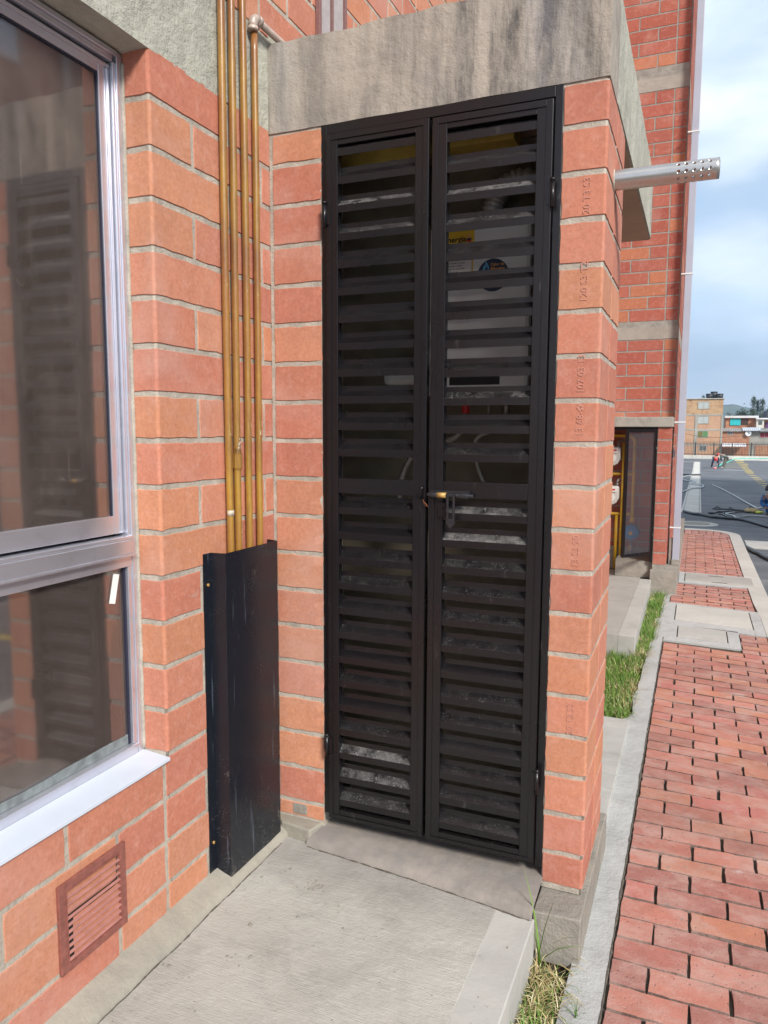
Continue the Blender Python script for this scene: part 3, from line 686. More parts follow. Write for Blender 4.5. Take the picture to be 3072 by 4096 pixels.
LL = leaf(.2255, .5745, .040, .044, .145, 2.440, [(z+.010, du_l.get(i, .03)) for i, z in enumerate(SU)], [(z+.004, dl_l.get(i, .03)) for i, z in enumerate(SLw)], 'door_leaf', 1, yb=-.020)
for (x, z, lf) in ((.9525, 2.175, RL), (.9525, .415, RL), (.2235, 2.190, LL), (.2235, .410, LL)):
    h = MB(); h.cyl((x, -.030, z-.038), (x, -.030, z+.034), .0062, 14); h.cyl((x, -.030, z+.0345), (x, -.030, z+.042), .0075, 14)
    s = -1 if x > .5 else 1
    h.box(min(x, x+s*.018), max(x, x+s*.018), -.0268, -.0245, z-.030, z+.030); h.build('hinge', B, lf)
# latch on the right leaf
h = MB(); zb_ = 1.300
h.cyl((.588, -.040, zb_), (.737, -.040, zb_), .0065, 18); h.cyl((.594, -.040, zb_), (.620, -.040, zb_), .0098, 18); h.cyl((.684, -.040, zb_), (.722, -.040, zb_), .0098, 18)
h.box(.594, .722, -.0298, -.0265, zb_+.004, zb_+.014)
h.prism([(.654, zb_-.004), (.682, zb_-.004), (.682, zb_-.085), (.668, zb_-.104), (.654, zb_-.085)], 'y', -.052, -.0485) if False else None
h.box(.6535, .6605, -.050, -.046, zb_-.072, zb_+.006); h.box(.6735, .6805, -.050, -.046, zb_-.072, zb_+.006)
h.prism([(.6535, zb_-.0722), (.6805, zb_-.0722), (.6805, zb_-.088), (.667, zb_-.104), (.6535, zb_-.088)], 'y', -.050, -.046)
h.build('latch_bolt', m_blackmetal('latch_paint', .2, (.02, .019, .022)), RL, bevel=.0008)
h = MB(); h.cyl((.6205, -.040, zb_), (.6503, -.040, zb_), .0085, 18); h.build('latch_sleeve', M['brass'], RL)
h = MB(); h.box(.621, .645, -.0310, -.0235, 1.232, 1.274); h.cyl((.633, -.031, 1.262), (.633, -.036, 1.262), .004, 12); h.build('latch_plate', B, RL, bevel=.001)
h = MB(); h.tube([(.563, -.026, 1.285), (.563, -.036, 1.305), (.565, -.040, 1.318), (.572, -.038, 1.322)], .004, 10); h.build('latch_keeper', B, LL)
h = MB(); h.tube([(.570, -.027, 1.283), (.574, -.036, 1.276), (.583, -.038, 1.270), (.588, -.036, 1.262), (.580, -.034, 1.264), (.572, -.030, 1.270)], .0016, 6); h.build('rusty_wire', simple('rust', (.22, .08, .03), .8, .2), LL)

# ---- contents of the closet
wh = thing('water_heater', 'white gas water heater hanging behind the louvres of the right door leaf', 'water heater', (.68, .3, 1.62))
q = MB(); q.box(.50, .853, .175, .345, 1.618, 2.168); q.build('casing', M['white'], wh, bevel=.014)
q = MB(); q.box(.52, .666, .1735, .1748, 2.095, 2.152); q.box(.6585, .6625, .1735, .1748, 2.00, 2.088); q.build('energy_label', M['yellow'], wh)
q = MB(); q.box(.52, .6575, .1735, .1748, 1.975, 2.088); q.build('rating_label', M['paper'], wh)
text('Energía', .026, M['ink'], wh, (.562, .1730, 2.124), (1, 0, 0), (0, 0, 1), 'lettering', .0003, bold=.0006)
q = MB(); q.box(.640, .656, .1728, .1734, 2.126, 2.138, mi=0); q.build('flag_top', M['orange'], wh)
q = MB(); q.box(.640, .656, .1728, .1734, 2.120, 2.1257); q.build('flag_middle', M['navy'], wh)
q = MB(); q.box(.640, .656, .1728, .1734, 2.114, 2.1197); q.build('flag_bottom', M['redp'], wh)
q = MB(); q.cyl((.730, .1748, 2.003), (.730, .1738, 2.003), .052, 40, sm=False); q.build('round_sticker', M['navy'], wh)
fl = [(0, -.017), (.009, -.012), (.011, -.002), (.007, .008), (.001, .020), (-.003, .008), (-.009, .002), (-.010, -.009)]
q = MB(); q.prism([(.706+u, 2.029+v) for u, v in fl], 'y', .1732, .1737); q.build('flame_emblem', M['skyblue'], wh)
q = MB(); q.prism([(.708+u*.45, 2.024+v*.45) for u, v in fl], 'y', .1726, .1731); q.build('flame_core', M['navy'], wh)
text('Calor de', .0125, M['orange'], wh, (.722, .1734, 2.036), (1, 0, 0), (0, 0, 1), 'lettering', .0003, bold=.0002)
text('Hogar', .0185, M['orange'], wh, (.722, .1734, 2.021), (1, 0, 0), (0, 0, 1), 'lettering', .0003, bold=.0006)
for i in range(6): text(('Calentador de agua', 'Caudal nominal', 'Tipo de encendido', 'Tipo de gas', 'Gas natural', 'Presión')[i], .0075, M['ink'], wh, (.578, .1730, 2.050-i*.0095), (1, 0, 0), (0, 0, 1), 'lettering', .0002)
text('8', .016, M['ink'], wh, (.558, .1730, 2.036), (1, 0, 0), (0, 0, 1), 'lettering', .0002, bold=.0005)
q = MB(); q.box(.587, .759, .1735, .1748, 1.652, 1.715); q.build('display', M['ink'], wh, bevel=.02)
q = MB(); q.cyl((.623, .25, 1.617), (.623, .25, 1.560), .014, 16); q.build('gas_tap', M['redp'], wh)
MB().cyl((.705, .25, 1.617), (.705, .25, 1.555), .006, 12).build('pipe_stub', M['steel'], wh)
q = MB(); q.cyl((.765, .25, 1.617), (.765, .25, 1.560), .013, 16); q.build('pipe_stub', M['steel'], wh)
def corr(name, pts, r, label, n=60, cat='hose', grp='corrugated steel hoses in the closet'):
    """corrugated tube along a Bezier-like polyline"""
    P = [Vector(p) for p in pts]; out = []; rs = []
    m = (len(P)-1)*n
    for i in range(m+1):
        t = i/n; k_ = min(int(t), len(P)-2); f = t-k_
        p0, p1, p2, p3 = P[max(k_-1, 0)], P[k_], P[k_+1], P[min(k_+2, len(P)-1)]
        out.append(.5*((2*p1)+(p2-p0)*f+(2*p0-5*p1+4*p2-p3)*f*f+(3*p1-p0-3*p2+p3)*f**3)); rs.append(r*(1+.14*math.sin(i*2.1)))
    o = MB().tube(out, rs, 12).build(name, M['hose']); return tag(o, label, cat, grp)
corr('corrugated_hose', [(.70, .27, 2.170), (.70, .27, 2.24), (.73, .28, 2.30), (.80, .30, 2.33), (.955, .30, 2.27)], .034, 'ribbed metal flue duct rising from the top of the white heater', n=14, cat='duct', grp='ribbed metal ducts and hoses inside the closet')
corr('corrugated_hose', [(.623, .25, 1.558), (.60, .25, 1.49), (.54, .27, 1.46), (.43, .28, 1.42), (.37, .30, 1.33), (.355, .31, 1.22)], .011, 'ribbed metal water hose curving down to the left below the red tap', n=50, grp='ribbed metal ducts and hoses inside the closet')
corr('corrugated_hose', [(.765, .25, 1.558), (.73, .25, 1.51), (.66, .26, 1.47), (.66, .28, 1.38), (.70, .30, 1.28)], .008, 'thin ribbed metal hose looping below the centre of the heater', n=50, grp='ribbed metal ducts and hoses inside the closet')
corr('corrugated_hose', [(.470, .30, 1.32), (.468, .30, 1.1), (.462, .30, .8), (.46, .30, .45)], .010, 'straight ribbed hose hanging behind the lower louvres of the left door leaf', n=110, grp='ribbed metal ducts and hoses inside the closet')
q = MB(); q.box(.08, .50, .20, .30, 2.412, 2.470); q.box(.502, .785, .19, .30, 2.424, 2.474); wb = q.build('formwork_board', M['wood'], bevel=.003); tag(wb, 'yellow painted wooden board spanning the closet under the lintel behind the top louvres', 'board')
eb = thing('switch_box', 'white plastic switch box behind the louvres of the left door leaf', 'switch box', (.35, .35, 1.70))
q = MB(); q.box(.285, .412, .312, .352, 1.665, 1.765); q.build('box', M['whiteplastic'], eb, bevel=.018)
q = MB(); q.box(.315, .385, .3105, .3115, 1.738, 1.7395); q.build('cover_line', M['ink'], eb)

# flue through the side of the closet
fl_ = thing('flue_pipe', 'galvanised flue pipe with rows of drilled holes sticking out of the closet side wall', 'flue pipe', (1.096, .183, 2.257))
q = MB(); x0, x1, n1, na, R0 = 1.060, 1.388, 31, 18, .0285
ax0 = Vector((x0, .180, 2.254)); ax1 = Vector((x1, .205, 2.262)); A = (ax1-ax0).normalized(); U = A.cross(Vector((0, 0, 1))).normalized(); V = U.cross(A)
Ln = (ax1-ax0).length
hole = set()
for i in range(5):
    for k in range(9): hole.add((20+i*2, k*2+1))
base = len(q.v)
for i in range(n1+1):
    for k in range(na):
        a = 2*math.pi*k/na; c = ax0 + A*(Ln*i/n1); q.v.append(tuple(c+(U*math.cos(a)+V*math.sin(a))*R0))
cellL = Ln/n1
for i in range(n1):
    for k in range(na):
        k2 = (k+1) % na; a = base+i*na
        if (i, k) in hole:
            # octagonal hole cut inside the cell pair
            c0 = [Vector(q.v[a+k]), Vector(q.v[a+k2]), Vector(q.v[a+na+k2]), Vector(q.v[a+na+k])]
            cen = sum(c0, Vector())/4; nb = len(q.v); m = 8
            e1 = (c0[1]-c0[0])/2; e2 = (c0[3]-c0[0])/2; rr_ = .0043
            ring = [cen+e1.normalized()*rr_*math.cos(2*math.pi*j/m+math.pi/8)*1.0+e2.normalized()*rr_*math.sin(2*math.pi*j/m+math.pi/8)*1.0 for j in range(m)]
            rr2 = min(e1.length, e2.length)*.86
            s_ = min(1, rr2/.0043); ring = [cen+(p-cen)*s_ for p in ring]
            q.v += [tuple(p) for p in ring]
            # outline corners: 0 at (-e1,-e2), 1 at (+e1,-e2), 2 at (+e1,+e2), 3 at (-e1,+e2)
            idx = [a+k, a+k2, a+na+k2, a+na+k]
            # ring points angles: 22.5(0),67.5(1),112.5(2),157.5(3),202.5(4),247.5(5),292.5(6),337.5(7)
            q._f((idx[0], idx[1], nb+6, nb+5), 0, 0, True); q._f((idx[1], idx[2], nb+0, nb+7), 0, 0, True)
            q._f((idx[2], idx[3], nb+2, nb+1), 0, 0, True); q._f((idx[3], idx[0], nb+4, nb+3), 0, 0, True)
            q._f((idx[0], nb+5, nb+4), 0, 0, True); q._f((idx[1], nb+7, nb+6), 0, 0, True); q._f((idx[2], nb+1, nb+0), 0, 0, True); q._f((idx[3], nb+3, nb+2), 0, 0, True)
        else: q._f((a+k, a+k2, a+na+k2, a+na+k), 0, 0, True)
fo = q.build('pipe', M['galv'], fl_); so_ = fo.modifiers.new('thickness', 'SOLIDIFY'); so_.thickness = .0012; so_.offset = -1
q = MB(); q.tube([ax0+A*(.034), ax0+A*.040], [R0+.006, R0+.004], 32); q.build('mortar_collar', M['mortar'], fl_)

# ================================================================== GAS PIPES AND THEIR COVER
GP = 'yellow gas pipes running up the window wall'
def gas_pipe(y, x, label, ztop, wob, extra=None, r=.0112):
    t = thing('gas_pipe', label, 'gas pipe', (x, y, .35), GP)
    q = MB(); n = 40; pts = []
    for i in range(n+1):
        z = .35+(ztop-.35)*i/n; pts.append((x+.0012*math.sin(z*2.1+wob), y+.0016*math.sin(z*1.7+wob*2)+(z-1.3)*wob*.0012, z))
    q.tube(pts, r, 20, caps=True); q.build('pipe', M['pipe'], t); return t
p1 = gas_pipe(-.2925, .022, 'leftmost of the yellow gas pipes, with a silver tape band near the bottom', 5.6, .6)
q = MB(); q.cyl((.0228, -.2925, 1.232), (.0228, -.2925, 1.250), .0118, 20); q.build('tape_band', M['chipped'], p1)
p2 = gas_pipe(-.2455, .022, 'second yellow gas pipe from the left, with a brown union coupling', 5.6, 1.7)
q = MB()
q.tube([(.0218, -.2460, 1.374), (.0218, -.2460, 1.380), (.0218, -.2460, 1.384), (.0218, -.2460, 1.424), (.0218, -.2460, 1.428), (.0218, -.2460, 1.4285)], [.0120, .0148, .0152, .0152, .0158, .0120], 8, sm=False)
for i in range(5): q.cyl((.0218, -.2460, 1.4290+i*.003), (.0218, -.2460, 1.4308+i*.003), .0126, 20)
q.build('union_coupling', m_pipe('coupling_paint'), p2)
p3 = gas_pipe(-.184, .022, 'third yellow gas pipe from the left, between the coupled pipe and the short elbowed one', 5.6, 2.9)
p4 = gas_pipe(-.120, .022, 'rightmost and shortest yellow gas pipe, ending in a pale elbow over the closet roof', 2.748, 4.1, r=.0108)
q = MB(); ex, ey, ez = .022, -.120, 2.772
arc = [(ex, ey, ez-.020), (ex, ey, ez-.006), (ex+.001, ey+.003, ez+.004), (ex+.003, ey+.010, ez+.010), (ex+.004, ey+.020, ez+.010)]
q.tube([(ex, ey, ez-.028), (ex, ey, ez-.016)], .0165, 20); q.tube(arc, [.0140, .0150, .0158, .0155, .0145], 20); q.tube([(ex+.004, ey+.018, ez+.010), (ex+.006, ey+.032, ez+.010)], .0168, 20)
q.build('elbow', M['elbowpaint'], p4)
q = MB(); q.tube([(ex+.005, ey+.030, ez+.010), (ex+.006, ey+.16, ez+.010), (ex+.006, .60, ez+.012)], .0110, 18); q.build('branch', M['elbowpaint'], p4)
# paint chips on pipe 2
q = MB(); random.seed(3)
for i in range(26):
    z = random.choice([random.uniform(1.12, 1.26), random.uniform(1.16, 1.20), random.uniform(1.43, 1.48)]); a = random.uniform(-.7, .9)
    c = Vector((.022+.0115*math.cos(a), -.2457+.0115*math.sin(a), z)); u = Vector((-math.sin(a), math.cos(a), 0)); nn_ = Vector((math.cos(a), math.sin(a), 0))
    m = 7; rr = random.uniform(.0015, .0045); b0 = len(q.v); k_ = []
    for j in range(m):
        th = 2*math.pi*j/m; rj = rr*random.uniform(.5, 1.2); q.v.append(tuple(c+u*math.cos(th)*rj*.7+Vector((0, 0, 1))*math.sin(th)*rj*1.3+nn_*.0005)); k_.append(b0+j)
    q._f(tuple(k_), 0, 0)
struct(q.build('paint_chips', M['chipped'], p2), None, 'stuff')

cv = thing('pipe_cover', 'black folded sheet metal cover screwed over the lower ends of the yellow pipes', 'pipe cover', (.03, -.24, .06))
prof = [(.0050, -.414), (.0062, -.378), (.0560, -.372), (.0580, -.070), (.0085, -.052)]
q = MB(); th = .0016; nz = 30; base = len(q.v)
for i in range(nz+1):
    z = .058+(1.126-.058)*i/nz
    for (x, y) in prof:
        dx = .0012*mn.noise(Vector((x*30+2, y*8, z*4))); yy = y
        zz = z if i < nz else z + (.003*(abs(y)-.2))
        q.v.append((x+dx, yy+.0008*mn.noise(Vector((z*6, x*9, 4))), zz))
for i in range(nz):
    for k_ in range(len(prof)-1):
        a = base+i*len(prof)+k_; q._f((a, a+1, a+1+len(prof), a+len(prof)), 0, 0)
o = q.build('sheet', M['cover'], cv); o.modifiers.new('t', 'SOLIDIFY').thickness = th
for z in (1.03, .20):
    q = MB(); q.cyl((.007, -.397, z), (.0105, -.397, z), .0048, 12); q.box(.0106, .0109, -.400, -.394, z-.0006, z+.0006); q.build('screw', M['brass'], cv)

# ================================================================== GROUND
random.seed(21)
GZ = -.08
q = MB(); q.box(-2500, 3500, -900, 4200, -1.9, -1.62); struct(q.build('ground', M['earth']))
def zroad(y): return -.2 if y < 9 else (-.2-.0255*(y-9) if y < 58 else -1.4495)  # slope chosen so far things pushed along the line of sight reach normal size
def draped(mb, x0, x1, y0, y1, dz, th=0, step=2.0, xs0=None, xs1=None):
    """thin sheet that follows the chosen road slope"""
    ys = [y0]; 
    for b_ in (9, 58):
        if y0 < b_ < y1: ys.append(b_)
    ys.append(y1); n0 = len(mb.v)
    for y in ys:
        t = (y-y0)/(y1-y0); a = x0 if xs0 is None else x0+(xs0-x0)*t; b = x1 if xs1 is None else x1+(xs1-x1)*t
        mb.v += [(a, y, zroad(y)+dz), (b, y, zroad(y)+dz)]
    for i in range(len(ys)-1):
        a = n0+2*i; mb._f((a, a+1, a+3, a+2), 0, 0)
q = MB(); draped(q, -9, 60, -30, 100, 0); struct(q.build('road', M['asphalt']))
q = MB(); q.box(-6, 1.94, -6, 10.3, -.60, -.118); struct(q.build('soil_bed', M['soil']))
# near slab
q = MB(); q.box(-.0, .868, -4.6, .012, -.06, .0545); q.build
def thrx(y): return 0
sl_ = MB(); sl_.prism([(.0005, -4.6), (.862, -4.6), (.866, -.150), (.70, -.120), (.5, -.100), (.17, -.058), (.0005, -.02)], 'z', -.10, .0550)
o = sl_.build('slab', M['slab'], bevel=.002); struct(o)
sl_ = MB(); rough_slab(sl_, .8625, .982, -4.6, -.160, -.11, .0535, n=70, amp=.0022, seed=12); struct(sl_.build('slab_edge', M['trowel'], bevel=.004))
q = MB(); n = 90; base = len(q.v)
for i in range(n+1):
    y = -4.2+(4.2-.004)*i/n; o1 = .072+.006*mn.noise(Vector((y*7, 0, 2))); zt = .076+.003*mn.noise(Vector((y*9, 4, 2)))
    q.v += [(o1+.004, y, .0548), (o1-.001, y, zt-.006), (o1-.010, y, zt), (.030, y, zt+.014), (.0002, y, .106)]
for i in range(n):
    for k_ in range(4):
        a = base+i*5+k_; q._f((a, a+1, a+6, a+5), 0, 0, True)
q._f((base+n*5+0, base+n*5+1, base+n*5+2, base+n*5+3, base+n*5+4), 0, 0)
o = q.build('mortar_cove', M['cove']); struct(o)
# strip of concrete beside the pavers and pad at the side of the closet
q = MB(); n = 150; base = len(q.v)
def inner(y):
    if y < -.12: return 1.088+.016*mn.noise(Vector((y*4, 1, 1)))
    if y < 1.9: return 1.0
    if y < 3.2: return 1.088+.03*mn.noise(Vector((y*5, 1, 1)))+(.012 if y > 2.6 else 0)
    return 1.105+.035*mn.noise(Vector((y*5, 1, 1)))+.02*(y-3.2)
for i in range(n+1):
    y = -4.6+(10.3+4.6)*i/n; xi = inner(y) if y < 5.4 else 1.246
    q.v += [(xi, y, -.13), (xi, y, GZ+.001), (1.193+.004*mn.noise(Vector((y*6, 0, 5))), y, GZ+.002+.002*mn.noise(Vector((y*5, 3, 5)))), (1.194, y, -.13)]
for i in range(n):
    for k_ in range(3):
        a = base+i*4+k_; q._f((a, a+4, a+5, a+1)[::-1], 0, 0)
struct(q.build('kerb_strip', M['strip']))
q = MB(); rough_slab(q, .2, 1.094, CD+.002, 1.862, -.12, -.055, n=20, amp=.003); struct(q.build('side_pad', M['trowel'], bevel=.003))
# slab at the meter cabinet
q = MB(); q.prism([(-.05, 3.26), (.905, 3.212), (.905, 5.95), (-.05, 5.95)], 'z', -.12, .052); struct(q.build('far_slab', M['slab'], bevel=.002))
q = MB(); q.prism([(.9055, 3.212), (1.022, 3.200), (1.010, 5.44), (.9055, 5.44)], 'z', -.12, .051); q.prism([(-.05, 3.13), (1.022, 3.085), (1.022, 3.1995), (-.05, 3.2595)], 'z', -.12, .051) if False else None
struct(q.build('far_slab_edge', M['trowel'], bevel=.003))

# ---- pavers
PV = [(0.47, 0.189, 0.142), (0.504, 0.207, 0.153), (0.414, 0.165, 0.13), (0.526, 0.22, 0.165), (0.426, 0.189, 0.147), (0.526, 0.22, 0.142), (0.37, 0.159, 0.13), (0.482, 0.177, 0.142)]
def sm(a, b, x): t = max(0, min(1, (x-a)/(b-a))); return t*t*(3-2*t)
def skew(x, y): return -.15*sm(.6, 2.2, y)*(1-sm(5.2, 6.2, y))*(x-1.2)
holes = [(1.15, 1.735, 3.69, 4.16), (1.15, 1.94, 4.16, 5.02), (1.15, 2.1, 6.05, 6.68)]
def curbx(y): return 1.937-.005*(y) + (.004*y if y < 5 else 0)
pv = MB(); row = 0; y = -3.2; ph = .1085
while y < 10.18:
    off = 0 if row % 2 else .11
    x = 1.196-(.22-off if off else 0); xe = curbx(y)
    cuts = []; xx = 1.196+(.1095 if row % 2 == 0 else .219)
    xs_ = [1.197]
    while xx < xe-.03: xs_.append(xx+random.uniform(-.004, .004)); xx += .2195
    xs_.append(xe)
    for a, b in zip(xs_[:-1], xs_[1:]):
        for h in holes[:2]:
            if a < h[1] < b-.03 and h[2]-.03-.15*(b-1.2) < y+ph/2+skew(b, y) < h[3]+.04: a = h[1]
        xc = (a+b)/2; yc = y+ph/2+skew(xc, y)
        if any(h[0] < xc < h[1] and h[2]-.03-.15*(xc-1.2)*(0 if h[0] == 9 else 1)*sm(0, 1, 1)*(1 if h[2] < 6 else 0) < yc < h[3]+.03-.15*(xc-1.2)*(1 if h[2] < 6 else 0) for h in holes): continue
        dz = random.uniform(-.0022, .0022); tx = random.uniform(-.012, .012); ty = random.uniform(-.02, .02); rz_ = random.uniform(-.008, .008)
        col = btint(PV); near = y < 2.4
        ja = .0012+random.random()**2*.0045; jb = .0012+random.random()**2*.0045
        x0, x1, y0_, y1_ = a+ja, b-jb, y+random.uniform(.0014, .0036), y+ph-random.uniform(.0014, .0036)
        def PP(s, t, d, x0=x0, x1=x1, y0_=y0_, y1_=y1_, dz=dz, tx=tx, ty=ty, rz_=rz_, xc=xc):
            cx, cy = (x0+x1)/2, (y0_+y1_)/2; u, v = s-cx, t-cy
            X = cx+u-v*rz_; Y = cy+v+u*rz_
            return (X, Y+skew(X, y), GZ+dz+u*tx*.6+v*ty*.6+(d if d > -.001 else -.014))
        brick(pv, PP, x0, x1, y0_, y1_, d=.0, step=.03 if near else .11, col=col, jit=.0028 if near else .001, inset=.0026, ring=(.13, .09, .075))
    y += ph; row += 1
# soldier row at the far rounded end
for i in range(6):
    a = 1.25+i*.105
    brick(pv, lambda s, t, d: (s, t, GZ+(d if d > -.001 else -.006)), a+.003, a+.102, 10.19, 10.75, d=0, step=.2, col=btint(PV), jit=.001)
o = pv.build('sidewalk', M['paver']); struct(o)
q = MB(); q.box(1.1935, 1.93, -4.6, 10.8, -.14, GZ-.0125); struct(q.build('paver_joints', M['soil']))
# kerb stones
kb = MB(); y = -4.6; i = 0
while y < 9.9:
    L = .62; x0 = curbx(y)+.002; x1 = curbx(y+L)+.002; w_ = .155
    kb.prism([(x0+.002, y+.003), (x0+w_, y+.003), (x1+w_, y+L-.003), (x1+.002, y+L-.003)], 'z', -.30, GZ+.004+random.uniform(-.002, .002)); y += L
def arcpt(t, r): return (1.25+(curbx(10)+.156-1.25-.62)+.62*0, 0)
cx, cy, ro, ri = 1.42, 10.28, .62, .465
pa = [(cx+ri*math.cos(a)*1.0, cy+ri*math.sin(a)) for a in [R_(d) for d in range(0, 91, 10)]]; pb = [(cx+ro*math.cos(a), cy+ro*math.sin(a)) for a in [R_(d) for d in range(0, 91, 10)]]
kb.prism([(curbx(9.9)+.004, y+.002), (curbx(9.9)+.157, y+.002)] + pb + pa[::-1], 'z', -.30, GZ+.004)
kb.prism([(1.245, cy+ri), (cx-.001, cy+ri), (cx-.001, cy+ro), (1.245, cy+ro)], 'z', -.30, GZ+.004)
struct(kb.build('kerb', M['kerb'], bevel=.008))
q = MB(); q.box(1.94, 2.09, -6, -4.62, -.3, GZ)

# ---- inspection covers
def icover(label, X0, X1, Y0, Y1, lx0, lx1, ly0, ly1, k, lidm, marks=False):
    t = thing('inspection_cover', label, 'manhole cover', ((X0+X1)/2, (Y0+Y1)/2, GZ), 'rectangular covers set in the brick sidewalk')
    def sk(x, y): return (x, y-k*(x-1.2))
    q = MB(); zt = GZ+.003
    def pr(a, b, c, d, z0, z1): q.prism([sk(a, c), sk(b, c), sk(b, d), sk(a, d)], 'z', z0, z1)
    pr(X0, lx0-.008, Y0, Y1, -.13, zt); pr(lx1+.008, X1, Y0, Y1, -.13, zt); pr(lx0-.0078, lx1+.0078, Y0, ly0-.012, -.13, zt); pr(lx0-.0078, lx1+.0078, ly1+.012, Y1, -.13, zt)
    q.build('frame', M['strip'], t, bevel=.002)
    q = MB(); pr(lx0-.0076, lx1+.0076, ly0-.0116, ly1+.0116, -.13, GZ-.02); q.build('gap', M['dark'], t)
    q = MB(); pr(lx0, lx1, ly0, ly1, GZ-.019, zt+.002); q.build('lid', lidm, t, bevel=.003)
    if marks:
        q = MB(); pr((lx0+lx1)/2-.07, (lx0+lx1)/2+.08, ly0+.04, ly0+.062, zt+.0022, zt+.003); q.build('lifting_slot', M['dark'], t); q = MB(); pr((lx0+lx1)/2-.10, (lx0+lx1)/2+.05, ly1-.09, ly1-.07, zt+.0022, zt+.003); q.build('lifting_slot', M['dark'], t)
icover('smallest cover, a beige concrete lid nearest to the closet', 1.150, 1.735, 3.70, 4.215, 1.294, 1.645, 3.835, 4.185, .10, M['trowel'])
icover('pale grey middle cover with wide dark gaps round its lid', 1.150, 1.935, 4.225, 5.07, 1.262, 1.850, 4.40, 5.005, .17, M['kerb'])
icover('farthest cover, a wide grey lid with two lifting slots beside the meter cabinet', 1.250, 2.055, 6.12, 6.74, 1.314, 1.975, 6.20, 6.69, .10, M['slab'], True)

# ---- grass
random.seed(5)
GR = [(.10, .20, .025), (.14, .26, .04), (.08, .17, .03), (.19, .30, .06), (.12, .22, .03)]
ST = [(.52, .43, .22), (.44, .34, .16), (.60, .52, .32), (.36, .27, .12)]
def blade(mb, x, y, z, h, az, lean, w, col, curl=1.0):
    d = Vector((math.cos(az), math.sin(az), 0)); s = Vector((-d.y, d.x, 0))*w/2; n = 4; prev = None; b = len(mb.v); p = Vector((x, y, z)); ang = lean*.35
    for i in range(n+1):
        t = i/n; ww = 1-t**1.6
        if i < n: mb.v += [tuple(p-s*ww), tuple(p+s*ww)]
        else: mb.v.append(tuple(p))
        st = h/n; p = p + (d*math.sin(ang)+Vector((0, 0, 1))*math.cos(ang))*st; ang += lean*curl/n
    for i in range(n-1): mb._f((b+2*i, b+2*i+1, b+2*i+3, b+2*i+2), col, 0, True)
    mb._f((b+2*n-2, b+2*n-1, b+2*n), col, 0, True)
def patch(mb, n, xr, yr, z, hmin, hmax, straw, w=.0035):
    for i in range(n):
        y = random.uniform(*yr); a, b = xr(y) if callable(xr) else xr; x = random.uniform(a, b)
        cl_ = mn.noise(Vector((x*5, y*5, 1.3))); 
        if mn.noise(Vector((x*9, y*9, 4.2))) < -.42 and random.random() < .7: continue
        edge = min(x-a, b-x) < .05
        isst = random.random() < straw + (cl_*.5) + (.2 if edge else 0)
        c = random.choice(ST if isst else GR); k_ = random.uniform(.8, 1.2); c = tuple(v*k_ for v in c)
        h = random.uniform(hmin, hmax)*(.75+.6*abs(cl_)); lean = random.uniform(.3, 1.1) if not isst else random.uniform(.9, 2.3)
        blade(mb, x, y, z, h, random.uniform(0, 6.28), lean, w*random.uniform(.7, 1.3), c)
g = MB()
patch(g, 15000, (.30, 1.093), (1.885, 3.19), -.118, .045, .11, .30, .0040)
patch(g, 7500, lambda y: (1.030, inner(y)+.012), (3.15, 5.38), -.118, .05, .12, .38, .0045)
patch(g, 2500, (-.0, .3), (1.885, 3.19), -.118, .05, .11, .3, .004)
tag_ = g.build('grass', M['grass']); struct(tag_, 'green and straw grass between the concrete slabs behind the closet', 'stuff')
g = MB()
patch(g, 2300, lambda y: (.990, 1.082), (-2.3, -.30), -.118, .05, .12, .18, .0042)
patch(g, 260, lambda y: (.992, 1.07), (-.34, -.17), -.118, .04, .09, .6, .0042)
for i in range(700):           # dry runners
    y = random.uniform(-1.2, -.18); x = random.gauss(1.035, .030)
    blade(g, x, y, -.112+random.random()*.03, random.uniform(.06, .13), random.uniform(0, 6.28), random.uniform(1.6, 2.8), random.uniform(.0025, .0045), random.choice(ST), 1.2)
struct(g.build('grass', M['grass']), 'dry straw and green grass growing in the gap between slab and plinth', 'stuff')
def tuft(label, x, y, z, specs):
    g = MB()
    for (h, az, lean, w, c) in specs: blade(g, x+random.uniform(-.006, .006), y+random.uniform(-.006, .006), z, h, az, lean, w, c, 1.1)
    o = g.build('grass_tuft', M['grass']); return tag(o, label, 'plant')
tuft('tall green grass tuft with drooping straw blades against the front of the concrete plinth', 1.000, -.165, -.10,
     [(.30, 2.6, .35, .008, GR[1]), (.25, .5, .30, .007, GR[0]), (.23, 5.9, .9, .007, GR[1]), (.20, .1, 1.3, .007, GR[4]), (.17, 3.2, 1.4, .006, ST[0]), (.21, 3.6, 1.9, .007, ST[2]), (.20, 1.9, 2.1, .007, ST[2]), (.19, 4.4, 2.2, .006, ST[0]), (.16, 5.4, 1.8, .006, ST[1]), (.15, 2.4, .5, .006, GR[3])])
tuft('small green grass sprig rooted in the concrete strip beside the pavers', 1.135, -.335, -.079,
     [(.062, 1.2, .15, .0035, GR[0]), (.055, 2.9, .7, .0035, GR[2]), (.06, .2, .6, .0035, GR[0]), (.05, 3.6, 1.1, .003, GR[4]), (.045, 5.8, 1.2, .003, GR[1]), (.045, 2.0, .3, .003, GR[2]), (.04, 5.0, .6, .003, GR[0])])
g = MB()
for i in range(90):
    y = random.choice([random.uniform(-.9, -.1), random.uniform(1.9, 3.5)]); x = inner(y)+.004 if y > 0 else 1.082
    blade(g, x, y, -.079, random.uniform(.05, .10), random.uniform(-.9, .9), random.uniform(1.5, 2.4), .003, random.choice(GR+ST+ST))
struct(g.build('grass_runners', M['grass']), 'thin grass runners creeping over the edge of the concrete strip', 'stuff')
